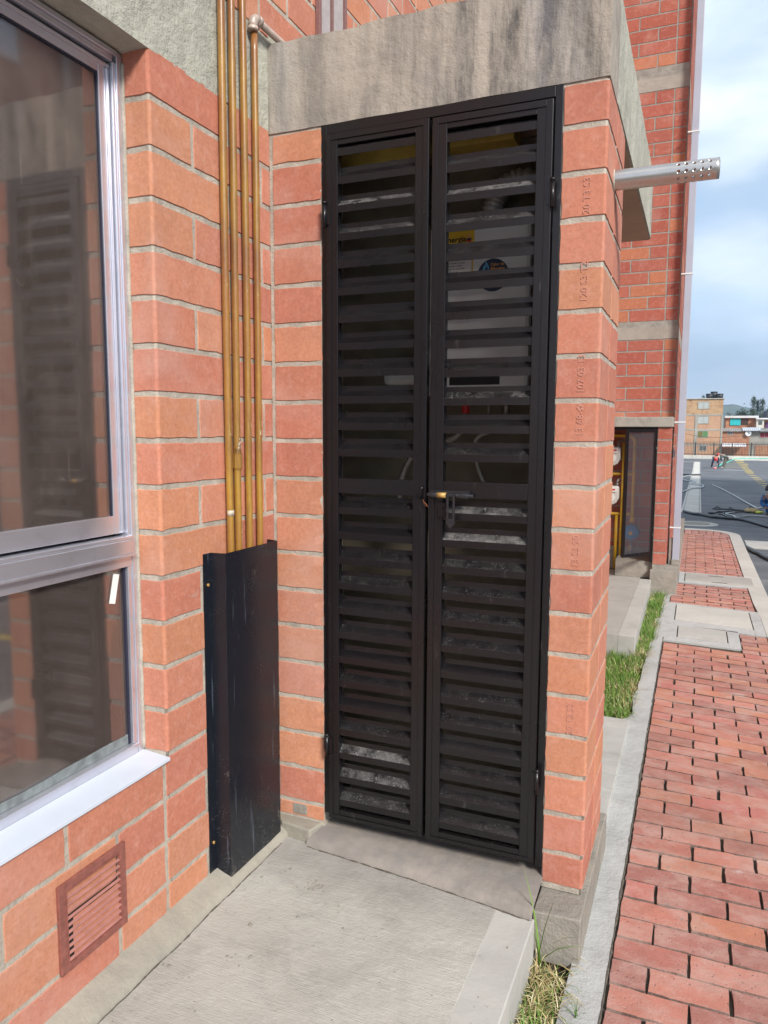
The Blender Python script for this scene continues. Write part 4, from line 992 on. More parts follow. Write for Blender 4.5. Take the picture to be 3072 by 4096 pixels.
# dirt gathered in the joints of the slab
g = MB(); rs_ = random.Random(8)
def dirtline(pts, w):
    b = len(g.v)
    for i, (x, y, z) in enumerate(pts):
        p, n_ = Vector(pts[max(i-1, 0)]), Vector(pts[min(i+1, len(pts)-1)]); d_ = (n_-p).normalized(); s_ = Vector((-d_.y, d_.x, 0))
        ww = w*(.25+1.5*abs(mn.noise(Vector((x*23, y*23, 1))))+rs_.random()*.5); o_ = s_*(w*.6*mn.noise(Vector((x*31, y*31, 5))))
        g.v += [tuple(Vector((x, y, z))+o_-s_*ww), tuple(Vector((x, y, z+.0009))+o_), tuple(Vector((x, y, z))+o_+s_*ww)]
    for i in range(len(pts)-1):
        q_ = b+3*i; g._f((q_, q_+3, q_+4, q_+1), 0, 0); g._f((q_+1, q_+4, q_+5, q_+2), 0, 0)
dirtline([(.17+i*.01, thr(.17+i*.01)-.0135, .0556) for i in range(81)], .0035)
dirtline([(.079+.006*mn.noise(Vector((y_*7, 0, 2))), y_, .0556) for y_ in [-.10-i*.012 for i in range(190)]], .0028)
dirtline([(1.1935, -2.2+i*.03, GZ+.0030) for i in range(200)], .0035)
struct(g.build('joint_dirt', simple('dirt', (.10, .085, .065), .95, 0, 90, .5, .4)), 'dark dirt gathered along the joints of the concrete slab', 'stuff')
# crumbs of mortar on the slab
g = MB(); random.seed(9)
cl_sp = [(.10, -.75), (.235, -.655), (.30, -.62), (.22, -.52), (.29, -.30), (.34, -.42), (.13, -.30), (.19, -.23), (.41, -.33), (.47, -.42)]
for i in range(210):
    if i < 12: x, y = cl_sp[i % 10][0]+random.gauss(0, .01), cl_sp[i % 10][1]+random.gauss(0, .01); r = random.uniform(.003, .0065)
    elif i < 60: x, y = .30+random.gauss(0, .02), -.27+random.gauss(0, .02); r = random.uniform(.001, .0035)
    else: x, y = random.uniform(.08, .95), random.uniform(-1.3, -.12); r = random.uniform(.0008, .0026)
    z = .0552 if x < .862 else .0545
    bm = bmesh.new(); bmesh.ops.create_icosphere(bm, subdivisions=1, radius=r); b0 = len(g.v)
    for v_ in bm.verts: g.v.append((x+v_.co.x*random.uniform(.7, 1.5), y+v_.co.y*random.uniform(.7, 1.5), z+r*.35+v_.co.z*random.uniform(.4, .8)))
    for f_ in bm.faces: g._f(tuple(b0+v_.index for v_ in f_.verts), 0, 0)
    bm.free()
struct(g.build('mortar_crumbs', M['plinth']), 'grey crumbs of mortar scattered over the concrete slab', 'stuff')

# ================================================================== SECOND BLOCK WITH THE METER CABINET
b2 = thing('far_apartment_building', 'second red brick block with concrete bands and a downpipe at its corner, behind the closet', 'building', (.5, 5.9, -.1))
WY = 5.9; XC = 1.144; HT = 9.6
q = MB(); q.box(-6, XC, WY, 10.4, -.1, 2.43, mi=1); q.box(-6, XC, WY, 10.4, 2.432, HT, mi=1)
PB2 = [(.42, .115, .075), (.45, .135, .090), (.38, .100, .070), (.50, .185, .095), (.43, .130, .090), (.41, .115, .08)]
J1 = [2.430, 2.315, 2.193] + [2.070-.1225*k for k in range(19)]
def Pw(s, z, d): return (s, WY-d, z)
def segW(r):
    cut = 1.0135; out = [(cut, XC-.002)]
    c = courses(-.0, cut, .842 if r % 2 else .664, .355); return c+out
for (J, nn_) in ((J1, 0), ([4.826-.1232*k for k in range(19)], 1), ([7.26-.1232*k for k in range(19)], 0), ([9.6-.1232*k for k in range(18)], 1)):
    for r in range(len(J)-1):
        if J[r+1] < J[-1]-.001: continue
        zt, zb_2 = J[r]-.006, max(J[r+1], (2.562 if nn_ == 1 and J is not J1 else -1))+.006
        if zt-zb_2 < .02: continue
        for a, b in segW(r+nn_): brick(q, Pw, a+.006, b-.006, zb_2, zt, d=.003, step=.2, col=btint(PB2), jit=.001)
def Ps(s, z, d): return (XC+d, s, z)
JS = [HT-.1232*k for k in range(78)]
for r in range(len(JS)-1):
    for a, b in courses(WY, 10.4, WY+(.18 if r % 2 else .36)): brick(q, Ps, a+.006, b-.006, JS[r+1]+.006, JS[r]-.006, d=.003, step=.4, col=btint(PB2), jit=.001)
q.build('brick_wall', [M['brick'], M['mortar_far']], b2)
q = MB()
for z0, z1 in ((2.432, 2.556), (4.826, 4.950), (7.262, 7.386)): q.box(-6, XC+.004, WY-.0045, 10.405, z0, z1)
q.build('concrete_band', M['band'], b2)
MB().box(-6, XC+.05, WY-.05, 10.45, HT+.001, HT+.2).build('roof', M['band'], b2)
q = MB(); q.box(-6, 1.0, 5.9015, 10.4, -.14, -.101)
# plinth along the block
q = MB(); q.prism([(.9955, 5.42), (1.243, 5.42), (1.243, 10.3), (1.10, 10.3), (1.10, 5.95), (.9955, 5.95)], 'z', -.12, .152); q.build('plinth', M['plinth'], b2, bevel=.004)

mc = thing('meter_cabinet', 'brick gas meter cabinet with a concrete cap and a door of expanded metal', 'cabinet', (.9, 5.6, .05))
q = MB(); CX = 1.132; CY = 5.452
q.box(1.013, CX, CY, WY-.004, .1525, 1.545, mi=1)
JC = [1.545-.1225*k for k in range(12)]
for r in range(len(JC)-1):
    zt, zb_2 = JC[r]-.006, JC[r+1]+.006
    c_ = btint(PB2)
    def Pc(s, z, d):
        if s <= CX: return (s, CY-d, z)
        return (CX+d, CY+(s-CX), z)
    brick(q, lambda s, z, d: (s, CY-d, z), 1.0155, CX+.002, max(zb_2, .158), zt, step=.1, col=c_, jit=.001)
    cs = [(0, .17), (.17, .445)] if r % 2 else [(0, .30), (.30, .445)]
    for i_, (a, b) in enumerate(cs): brick(q, lambda s, z, d: (CX+d, CY+s, z), a+(.0 if i_ == 0 else .006), b-.006, max(zb_2, .158), zt, step=.2, col=c_ if i_ == 0 else btint(PB2), jit=.001)
q.build('brick_pier', [M['brick'], M['mortar_far']], mc)
q = MB(); q.box(-.6, .20, CY, WY-.004, .05, 1.545, mi=1); q.build('left_pier', [M['brick'], M['mortar_far']], mc)
q = MB(); rough_slab(q, -.6, 1.148, CY-.028, WY-.004, 1.5455, 1.642, n=20, amp=.003); q.build('cap', m_concrete('stained_cap', (.30, .285, .25), stain=.75, bst=.5), mc, bevel=.006)
q = MB(); q.box(.20, 1.0125, WY-.03, WY-.005, .06, .30); q.box(.66, 1.0125, 5.50, WY-.031, .0525, .22) ; q.build('upstand', M['plinth'], mc, bevel=.003)
# mesh door, hinged at the right and standing ajar
hx, hy = .998, 5.462; ang = math.atan2(5.129-hy, .752-hx); DL = .418; dz0, dz1 = .300, 1.522
D_ = Vector((math.cos(ang), math.sin(ang), 0)); Nn = Vector((-D_.y, D_.x, 0))
def dpt(u, z, n=0): p = Vector((hx, hy, 0))+D_*u+Nn*n; return (p.x, p.y, z)
def dbar(mb, u0, u1, z0, z1, t=.012):
    b = len(mb.v); mb.v += [dpt(u, z, n) for z in (z0, z1) for (u, n) in ((u0, -t), (u1, -t), (u1, t), (u0, t))]
    for f_ in ((3, 2, 1, 0), (4, 5, 6, 7), (0, 1, 5, 4), (1, 2, 6, 5), (2, 3, 7, 6), (3, 0, 4, 7)): mb._f(tuple(b+i for i in f_), 0, 0)
q = MB(); dbar(q, 0, .026, dz0, dz1); dbar(q, DL-.026, DL, dz0, dz1); dbar(q, .0262, DL-.0262, dz0, dz0+.026); dbar(q, .0262, DL-.0262, dz1-.026, dz1)
md = q.build('mesh_door', m_blackmetal('cabinet_door_paint', .1), mc, bevel=.001)
q = MB(); pu, pz = .0155, .0245; u0, u1, z0, z1 = .024, DL-.024, dz0+.024, dz1-.024
def clipseg(a, b):
    (ua, za), (ub, zb) = a, b; t0, t1 = 0, 1
    for p_, q_ in ((-(ub-ua), ua-u0), ((ub-ua), u1-ua), (-(zb-za), za-z0), ((zb-za), z1-za)):
        if abs(p_) < 1e-9:
            if q_ < 0: return None
        else:
            r = q_/p_
            if p_ < 0: t0 = max(t0, r)
            else: t1 = min(t1, r)
    if t0 >= t1: return None
    return (ua+(ub-ua)*t0, za+(zb-za)*t0), (ua+(ub-ua)*t1, za+(zb-za)*t1)
sl = pz/pu*.62; H = z1-z0
step = pz
for sgn in (1, -1):
    c = -H-2
    k_ = 0
    while True:
        zs = z0 - (u1-u0)*sl + k_*step if sgn > 0 else z0 + k_*step
        if zs > z1+(u1-u0)*sl: break
        seg = clipseg((u0, zs), (u1, zs+sgn*(u1-u0)*sl)); k_ += 1
        if not seg: continue
        (a0, b0_), (a1, b1_) = seg; hw = .0014; nn_ = .0015*sgn
        q.v += [dpt(a0, b0_-hw, nn_-.001), dpt(a1, b1_-hw, nn_-.001), dpt(a1, b1_+hw, nn_-.001), dpt(a0, b0_+hw, nn_-.001)]
        b_ = len(q.v); q._f((b_-4, b_-3, b_-2, b_-1), 0, 0)
o = q.build('expanded_mesh', simple('mesh_steel', (.20, .20, .23), .4, .4, 30, .1, 0), md); o.modifiers.new('t', 'SOLIDIFY').thickness = .0015
for z in (.48, 1.33): MB().cyl((hx+.006, hy-.012, z-.03), (hx+.006, hy-.012, z+.03), .008, 10).build('hinge', M['black'], md)
q = MB(); q.box(.985, 1.0120, CY+.004, CY+.03, .22, 1.545); q.box(.21, .9845, CY+.004, CY+.03, 1.518, 1.545); q.build('door_frame', M['black'], mc)

YG = M['yellowgas']
gp_ = thing('gas_manifold', 'yellow gas manifold pipes inside the meter cabinet', 'gas pipes', (.6, 5.84, .3))
q = MB()
q.tube([(.25, 5.83, 1.458), (.70, 5.83, 1.458), (.735, 5.83, 1.452), (.765, 5.83, 1.432), (.778, 5.83, 1.400), (.782, 5.83, .56)], .0165, 12)
for z in (1.062, .648): q.tube([(.25, 5.83, z), (.782, 5.83, z)], .0155, 12)
q.build('header_pipe', YG, gp_)
for x in (.625,): MB().tube([(x, 5.83, .632), (x, 5.83, .06)], .017, 12).build('riser', YG, gp_)
MB().tube([(.672, 5.80, 1.39), (.672, 5.80, .06)], .011, 10).build('riser', YG, gp_)
for (x, z) in ((.782, .6), (.775, .30)):
    q = MB(); q.cyl((x, 5.83, z-.035), (x, 5.83, z+.02), .023, 12); q.build('coupling', YG, gp_)
rg = thing('gas_regulator', 'round blue gas regulator behind the mesh door of the cabinet', 'regulator', (.78, 5.8, .46))
q = MB(); q.cyl((.778, 5.84, .463), (.778, 5.77, .463), .082, 8, sm=False); q.cyl((.778, 5.7695, .463), (.778, 5.735, .463), .055, 16); q.build('body', M['blue'], rg, bevel=.006)
q = MB(); q.cyl((.778, 5.7345, .463), (.778, 5.715, .463), .020, 12); q.build('cap', M['brass'], rg)
q = MB(); q.cyl((.782, 5.80, .36), (.782, 5.80, .20), .015, 10); q.build('outlet', M['steel'], rg)
def meter(zc, label):
    t = thing('gas_meter', label, 'gas meter', (.56, 5.78, zc), 'gas meters in the brick cabinet')
    q = MB(); out = [(.50, zc+.085), (.635, zc+.085), (.650, zc+.07), (.650, zc-.045), (.625, zc-.09), (.595, zc-.108), (.50, zc-.108), (.47, zc-.06), (.47, zc+.06)]
    q.prism(out, 'y', 5.70, 5.80); q.build('body', M['meterbody'], t, bevel=.012)
    q = MB(); q.cyl((.578, 5.6995, zc-.035), (.578, 5.692, zc-.035), .036, 20); q.build('bonnet_disc', M['whiteplastic'], t)
    q = MB(); q.box(.520, .628, 5.688, 5.6995, zc+.022, zc+.075); q.build('index_housing', M['whiteplastic'], t, bevel=.004)
    q = MB(); q.box(.535, .615, 5.6865, 5.6876, zc+.040, zc+.056); q.build('index_window', M['redp'], t)
    q = MB(); q.tube([(.625, 5.76, zc+.08), (.625, 5.76, zc+.13), (.632, 5.77, zc+.148), (.648, 5.79, zc+.150), (.668, 5.80, zc+.14)], .011, 10); q.tube([(.625, 5.76, zc+.086), (.625, 5.76, zc+.112)], .018, 8); q.build('union', M['steel'], t)
meter(1.262, 'upper pale gas meter beside the mesh door'); meter(.860, 'lower pale gas meter beside the mesh door')

dp = thing('downpipe', 'pale grey square rainwater downpipe clamped to the corner of the second brick block', 'downpipe', (1.215, 5.8, .16))
q = MB(); q.box(1.184, 1.250, 5.785, 5.850, .16, 9.5); q.build('pipe', M['upvc'], dp, bevel=.004)
for z in (.536, 1.596, 3.035, 4.358, 5.8, 7.2): MB().box(1.150, 1.2535, 5.7815, 5.8535, z-.006, z+.006).build('bracket', M['whiteplastic'], dp)
q = MB(); rough_slab(q, 1.150, 1.183, 5.80, 5.86, .1525, .42, n=4, amp=.01); q.box(1.179, 1.255, 5.780, 5.855, .1525, .21); q.build('cement_foot', M['plinth'], dp, bevel=.004)
q = MB(); q.box(1.147, 1.170, 5.905, 5.94, 1.24, 1.31); q.prism([(1.147, 1.312), (1.168, 1.312), (1.150, 1.33)], 'y', 5.905, 5.94); cp_ = q.build('wall_box', M['whiteplastic'], bevel=.002); tag(cp_, 'tiny white box on the brick corner beside the downpipe', 'box')

# ================================================================== BLOCK ACROSS THE CAR PARK (seen mirrored in the window)
PB3 = [(.56, .30, .23), (.60, .34, .26), (.53, .27, .21)]  # paler bricks: sunlight on this facade is put into the tint
b3 = thing('opposite_building', 'brick apartment block across the car park, mirrored in the upper window pane', 'building', (11, 12, -.2))
q = MB(); q.box(11, 17, 2, 30, -.2, 12, mi=1)
def Po(s, z, d): return (11-d, s, z)
wins = [(y, z) for z in (3.4, 6.0, 8.6) for y in (5.2, 8.6, 12.2, 15.8, 19.5, 23.5)]
r = 0; z = 2.2
while z < 11.9:
    for a, b in courses(2, 26, 2+(.18 if r % 2 else .36), .36):
        if any(wy-.7 < (a+b)/2 < wy+.75 and wz-.05 < z < wz+1.35 for wy, wz in wins): continue
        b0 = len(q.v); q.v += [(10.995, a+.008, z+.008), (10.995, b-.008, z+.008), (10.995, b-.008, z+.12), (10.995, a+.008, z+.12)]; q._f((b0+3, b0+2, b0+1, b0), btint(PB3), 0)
    z += .13; r += 1
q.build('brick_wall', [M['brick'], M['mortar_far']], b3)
for (y, z) in wins:
    q = MB()
    for (a, b, c, d) in ((y-.6, y+.6, z, z+.05), (y-.6, y+.6, z+1.2, z+1.25), (y-.6, y-.55, z+.051, z+1.199), (y+.55, y+.6, z+.051, z+1.199), (y-.02, y+.02, z+.051, z+1.199)): q.box(10.96, 10.99, a, b, c, d)
    f_ = q.build('window', M['whiteplastic'], b3); MB().box(10.975, 10.985, y-.549, y+.549, z+.0505, z+1.1995).build('pane', simple('bright_pane', (.55, .62, .70), .2, 0, .6, .1, 0), f_)
MB().box(10.8, 17.2, 1.8, 30.2, 12.001, 12.2).build('roof', M['band'], b3)
for y in (10.4, 17.6): MB().box(10.88, 10.985, y-.05, y+.05, -.2, 11.9).build('downpipe', M['whiteplastic'], b3)

# ================================================================== CAR PARK
rp = bpy.data.objects['road']
q = MB(); random.seed(2)
sx = [(24., 3.6, .36), (32.1, 4.01, .40), (38.5, 4.14, .42), (50.5, 4.56, .46), (64.4, 4.89, .55), (74.1, 4.98, .76), (84, 5.06, .80)]
for y in (25.2, 26.8, 28.4, 30.1, 31.9, 34.0, 36.9, 40.0, 43.1, 46.3, 50.8, 55.3, 58.7, 61.7, 65.2, 69.2, 73.5, 78.0, 82.5):
    a, b = next((a, b) for a, b in zip(sx[:-1], sx[1:]) if a[0] <= y <= b[0]); f = (y-a[0])/(b[0]-a[0]); xa = a[1]+(b[1]-a[1])*f; w_ = a[2]+(b[2]-a[2])*f
    draped(q, xa+random.uniform(0, .05), xa+w_*random.uniform(.9, 1.15), y, y+.022*y-.15, .005)
for y in (66.5, 69.6, 74.5): draped(q, 3.7, 5.2, y, y+.3, .005)
for y in (2.0, 4.6, 7.2): draped(q, 3.0, 7.2, y, y+.10, .005)
draped(q, 7.21, 7.31, 1, 14, .005); q.build('lane_marking', M['roadpaint'], rp)
q = MB(); draped(q, 3.37, 5.0, 61.6, 62.0, .005); draped(q, .2, 1.2, 77.3, 77.7, .005); q.build('lane_marking', M['roadwhite'], rp)
q = MB(); y = 16.7
dx0 = lambda y: 1.085+(y-16.7)*(1.20-1.085)/60.8; dx1 = lambda y: 1.54+(y-16.7)*(1.77-1.54)/60.8
while y < 77:
    L = .9 if y < 40 else 1.8
    for a, b, dz in ((.05, -.04, .010), (0, None, .006), (None, 0, .006)):
        if a is not None and b is not None: xa, xb, xc, xd = dx0(y)+a+.012, dx1(y)+b-.012, dx0(y+L)+a+.012, dx1(y+L)+b-.012
        elif b is None: xa, xb, xc, xd = dx0(y), dx0(y)+.05, dx0(y+L), dx0(y+L)+.05
        else: xa, xb, xc, xd = dx1(y)-.04, dx1(y), dx1(y+L)-.04, dx1(y+L)
        ya, yb_ = y+.012, y+L-.012; n0 = len(q.v)
        q.v += [(xa, ya, zroad(ya)+dz), (xb, ya, zroad(ya)+dz), (xd, yb_, zroad(yb_)+dz), (xc, yb_, zroad(yb_)+dz)]; q._f((n0, n0+1, n0+2, n0+3), 0, 0)
        q.v += [(xa, ya, zroad(ya)-.02), (xb, ya, zroad(ya)-.02)]; q._f((n0+4, n0+5, n0+1, n0), 0, 0)
    y += L
struct(q.build('drain_channel', M['drain']))
q = MB(); q.box(2.13, 9, 9.95, 10.75, -.4, -.205); struct(q.build('gutter', M['drain'], bevel=.006))
mh = thing('manhole', 'round pale concrete manhole ring in the asphalt beyond the sidewalk end', 'manhole', (1.41, 13.65, zroad(13.65)))
RZ = zroad(13.65)
MB().cyl((1.41, 13.65, RZ-.03), (1.41, 13.65, RZ+.012), .42, 40, sm=False).build('ring', M['drain'], mh, bevel=.004); MB().cyl((1.41, 13.65, RZ+.0122), (1.41, 13.65, RZ+.018), .27, 32, sm=False).build('lid', M['band'], mh)

hm = simple('black_rubber_hose', (.03, .03, .035), .45, 0, 5, .3, 0); hm2 = simple('pale_hose', (.42, .44, .44), .5, 0, 5, .2, 0); hm3 = simple('green_hose', (.10, .50, .38), .5, 0, 5, .2, 0)
def hose(pts, r, m, label, n=10, z=None):
    P = [Vector((p[0], p[1], (zroad(p[1])+r+.006) if len(p) < 3 else p[2])) for p in pts]; out = []
    for i in range((len(P)-1)*n+1):
        t = i/n; k_ = min(int(t), len(P)-2); f = t-k_; p0, p1, p2, p3 = P[max(k_-1, 0)], P[k_], P[k_+1], P[min(k_+2, len(P)-1)]
        out.append(.5*((2*p1)+(p2-p0)*f+(2*p0-5*p1+4*p2-p3)*f*f+(3*p1-p0-3*p2+p3)*f**3))
    return tag(MB().tube(out, r, 8).build('hose', m), label, 'hose', 'hoses lying on the asphalt')


# ================================================================== FAR SIDE OF THE CAR PARK
def hcol(name, col, sc=3): return simple(name, col, .85, 0, sc, .25, .1)
def m_farbrick(name, c1, c2, mort, scale=1.0, blot=.4):
    t = NT(name); bt = t.n.new('ShaderNodeTexBrick'); bt.inputs['Scale'].default_value = scale
    bt.inputs['Brick Width'].default_value = .36; bt.inputs['Row Height'].default_value = .20; bt.inputs['Mortar Size'].default_value = .018
    bt.inputs['Color1'].default_value = c1+(1,); bt.inputs['Color2'].default_value = c2+(1,); bt.inputs['Mortar'].default_value = mort+(1,)
    t.l.new(t.map(rot=(R_(90), 0, 0)), bt.inputs['Vector'])
    a = t.mix(t.math('MULTIPLY', t.ramp(t.noise(.9, 6, .65), [(.42, 0.), (.62, 1.)]), blot), bt.outputs[0], (.50, .32, .18))
    a = t.mix(t.math('MULTIPLY', t.ramp(t.vor(2.2), [(.18, 1.), (.3, 0.)]), blot*.5), a, (.20, .09, .045))
    t.set('Base Color', a); t.set('Roughness', .9); return t.m
fbA = m_farbrick('pale_hollow_brick', (.52, .27, .15), (.46, .22, .12), (.42, .36, .29)); fbB = m_farbrick('mottled_brick', (.47, .27, .13), (.33, .16, .07), (.42, .35, .25), blot=.9)
fbC = m_farbrick('orange_hollow_brick', (.42, .16, .075), (.35, .12, .06), (.32, .24, .19))
grey = hcol('bare_render', (.33, .31, .27), .8); pane = simple('dark_window_pane', (.10, .11, .11), .3, 0, 2, .5, 0); curt = simple('pale_curtain', (.40, .42, .40), .8, 0, 12, .35, 0)
def fwin(parent, x0, x1, z0, z1, y, m=None, m2=None):
    q = MB(); t = .07
    for (a, b, c, d) in ((x0, x1, z0, z0+t), (x0, x1, z1-t, z1), (x0, x0+t, z0+t+.001, z1-t-.001), (x1-t, x1, z0+t+.001, z1-t-.001)): q.box(a, b, y-.05, y-.005, c, d)
    q.box((x0+x1)/2-.02, (x0+x1)/2+.02, y-.045, y-.005, z0+t+.001, z1-t-.001)
    w_ = q.build('window', grey, parent); MB().box(x0+t, (x0+x1)/2-.021, y-.025, y-.012, z0+t, z1-t).build('pane', m or pane, w_); MB().box((x0+x1)/2+.021, x1-t, y-.025, y-.012, z0+t, z1-t).build('pane', m2 or m or pane, w_)
Y = 104.  # houses rescaled about the camera to this depth, sizes baked from image pixels
A = thing('brick_house', 'four storey bare brick house beyond the fence with three black water tanks on its roof', 'house', (0, Y, -1.6))
q = MB(); q.box(-6, 4.33, Y, Y+9, -1.6, 3.78, mi=0); q.box(-6, 4.30, Y+.02, Y+9, 3.785, 5.72, mi=1); q.build('wall', [fbA, fbB], A)
q = MB()
for z in (3.60, 1.68, -.25): q.box(-6, 4.37, Y-.03, Y-.003, z, z+.20)
for x in (1.02,): q.box(x, x+.34, Y-.06, Y-.031, -1.6, 3.59)
q.box(4.16, 4.37, Y-.06, Y-.031, -1.6, 3.59); q.build('concrete_frame', grey, A)
MB().box(-6.1, 4.42, Y-.12, Y+9.1, 5.722, 5.84).build('roof', hcol('roof_edge', (.40, .36, .30)), A)
fwin(A, 1.28, 2.66, 4.45, 5.42, Y+.02, curt); fwin(A, 1.34, 2.68, 2.55, 3.55, Y, curt); fwin(A, 1.38, 2.70, .75, 1.66, Y, simple('olive_interior', (.16, .14, .04), .8), simple('green_curtain', (.10, .22, .08), .8)); fwin(A, 1.68, 2.58, -.97, -.26, Y)
fwin(A, -1.4, -.05, 4.4, 5.5, Y+.02); fwin(A, -1.4, -.15, 2.5, 3.5, Y, curt)
for (x, r, z0, z1, lb) in ((2.62, .46, 5.85, 6.48, 'left black water tank on the roof of the four storey house'), (3.18, .44, 5.85, 6.78, 'tall middle black water tank on the roof of the four storey house'), (3.86, .45, 5.85, 6.46, 'right black water tank on the roof of the four storey house')):
    t = thing('water_tank', lb, 'water tank', (x, Y+1.2, z0), 'black water tanks on the brick house roof')
    MB().tube([(x, Y+1.2+(.7 if z1 > 6.7 else 0), z0), (x, Y+1.2+(.7 if z1 > 6.7 else 0), z1-.08)], [r*.82, r*.97], 20).build('barrel', simple('tank_plastic', (.025, .028, .035), .5, bump=0), t)
    MB().tube([(x, Y+1.2+(.7 if z1 > 6.7 else 0), z1-.079), (x, Y+1.2+(.7 if z1 > 6.7 else 0), z1-.03), (x, Y+1.2+(.7 if z1 > 6.7 else 0), z1)], [r*1.05, r*1.03, r*.5], 20).build('lid', simple('tank_lid', (.03, .033, .04), .5, bump=0), t)
B_ = thing('brick_house', 'low orange brick house with a grey corrugated roof right of the four storey house', 'house', (6, Y, -1.6))
q = MB(); q.box(4.40, 7.55, Y+.5, Y+7, -1.6, 1.62); q.build('wall', fbC, B_)
q = MB(); n = 60
def corru(mb, x0, x1, yA, zA_, yB, zB_, n=50, amp=.035):
    b = len(mb.v)
    for i in range(n*2+1):
        x = x0+(x1-x0)*i/(2*n); dz = amp*math.cos(i*math.pi/2*1.0) ; mb.v += [(x, yA, zA_+dz), (x, yB, zB_+dz)]
    for i in range(n*2): mb._f((b+2*i, b+2*i+2, b+2*i+3, b+2*i+1), 0, 0)
corru(q, 4.3, 10.5, Y+.2, 1.60, Y+2.2, 2.02, 60); rf = q.build('roof', simple('fibre_cement', (.27, .26, .25), .85, 0, 1.5, .35, 0), B_); rf.modifiers.new('t', 'SOLIDIFY').thickness = .03
q = MB(); corru(q, 6.75, 8.9, Y+.1, 1.68, Y+2.0, 2.10, 18); q.build('patched_roof_sheet', simple('zinc_sheet', (.52, .54, .57), .4, .2, 1.2, .1, 0), B_).modifiers.new('t', 'SOLIDIFY').thickness = .02
fwin(B_, 5.0, 5.62, 1.12, 1.56, Y+.5)
q = MB(); corru(q, 4.40, 7.2, Y-1.1, -.32, Y-.0, .06, 26, .04); q.build('awning', simple('white_corrugated', (.72, .74, .76), .5, 0, 1.2, .12, 0), B_).modifiers.new('t', 'SOLIDIFY').thickness = .02
C_ = thing('brick_house', 'upper brick house with a white slab roof and a turquoise curtain in its window', 'house', (7, Y+5, 1.8))
q = MB(); q.box(4.95, 8.55, Y+8, Y+15, -1.6, 3.42); q.build('wall', fbC, C_); q = MB(); q.box(4.8, 9.0, Y+7.6, Y+15.4, 3.425, 3.72); q.build('roof', simple('whitewashed_slab', (.52, .53, .54), .7, 0, .6, .2, 0), C_)
q = MB(); q.box(5.48, 6.82, Y+7.93, Y+7.99, 2.50, 3.36); w_ = q.build('window', pane, C_); q = MB(); q.box(5.50, 6.80, Y+7.88, Y+7.925, 2.42, 3.34); q.build('turquoise_curtain', simple('turquoise_cloth', (.02, .46, .50), .7, 0, 4, .15, 0), w_)
q = MB(); q.box(6.90, 7.75, Y+7.93, Y+7.99, 2.50, 3.30); q.build('window', simple('shaded_room', (.05, .03, .025), .8), C_)
D2 = thing('brick_house', 'small whitewashed rooftop room behind the zinc roof at the far right', 'house', (9, Y+6, 1.8))
MB().box(8.65, 9.55, Y+6, Y+9, 1.0, 3.2).build('wall', simple('dirty_whitewash', (.58, .56, .50), .8, 0, .8, .3, 0), D2); MB().box(8.6, 10.6, Y+5.7, Y+9.2, 3.21, 3.38).build('roof', simple('white_sheet', (.7, .71, .73), .6, 0, .8, .2, 0), D2); q = MB(); q.box(8.9, 9.35, Y+5.95, Y+5.995, 2.5, 3.0); q.build('window', pane, D2)
E2 = thing('brick_house', 'grey rendered house with a dark red curtained window at the right edge', 'house', (9, Y, -1.6))
q = MB(); q.box(7.56, 13.5, Y+.8, Y+8, -1.6, 1.60, mi=0); q.build('wall', grey, E2); fwin(E2, 8.75, 9.85, .78, 1.5, Y+.8, simple('dark_red_curtain', (.28, .02, .05), .8)); fwin(E2, 8.45, 9.85, -1.15, -.45, Y+.8, curt)
q = MB(); q.box(8.3, 13.5, Y+.74, Y+.79, -1.6, -.2); q.build('lower_wall', fbC, E2)
F2 = thing('brick_house', 'brick upper storey at the right edge with a violet window', 'house', (10.5, Y+6, 1.6))
q = MB(); q.box(9.62, 14, Y+7, Y+13, -1.6, 3.1); q.build('wall', fbC, F2); q = MB(); q.box(9.5, 14.2, Y+6.8, Y+13.2, 3.11, 3.3); q.build('roof', simple('zinc_roof', (.6, .62, .66), .5, .2, .7, .2, 0), F2); q = MB(); q.box(9.75, 10.5, Y+6.93, Y+6.99, 2.05, 2.85); q.build('window', simple('violet_curtain', (.10, .04, .12), .8), F2)
sdh = thing('satellite_dish', 'small pale satellite dish on the wall of the grey house', 'satellite dish', (7.4, Y+.3, 1.3))
q = MB(); q.tube([(7.4, Y+.35, 1.32), (7.4, Y+.30, 1.325), (7.4, Y+.20, 1.335)], [.04, .22, .36], 20, caps=False); q.build('dish', simple('dish_white', (.62, .64, .66), .5, bump=0), sdh).modifiers.new('t', 'SOLIDIFY').thickness = .015; MB().tube([(7.4, Y+.36, 1.32), (7.4, Y+.78, 1.15)], .03, 8).build('bracket', M['steel'], sdh)

# boundary fence on its kerb
fn = thing('fence', 'black steel picket fence along the far kerb of the car park', 'fence', (4, 88, -1.1))
FB, FT = -1.09, .34; Yf = 88.
q = MB(); x = -5.2
while x < 14: q.box(x-.017, x+.017, Yf-.017, Yf+.017, FB+.02, FT-.02); q.prism([(x-.019, FT-.02), (x+.019, FT-.02), (x, FT+.13)], 'y', Yf-.012, Yf+.012); x += .148
q.build('pickets', simple('fence_paint', (.035, .028, .028), .5, bump=0), fn)
q = MB(); q.box(-5.4, 14, Yf-.028, Yf+.028, FT-.20, FT-.14); q.box(-5.4, 14, Yf-.028, Yf+.028, FB+.10, FB+.16); q.build('rails', simple('rail_paint', (.035, .028, .028), .5, bump=0), fn)
for x in (-4.36, -2.49, -.62, 1.25, 3.12, 4.98, 6.84, 8.7, 10.6): MB().box(x-.05, x+.05, Yf-.05, Yf+.05, FB-.1, FT+.02).build('post', simple('post_paint', (.035, .028, .028), .5, bump=0), fn)
kw = MB(); x = -6.
while x < 3.2: kw.box(x+.01, x+.99, 87.3, 88.6, -1.60, FB); x += 1.0
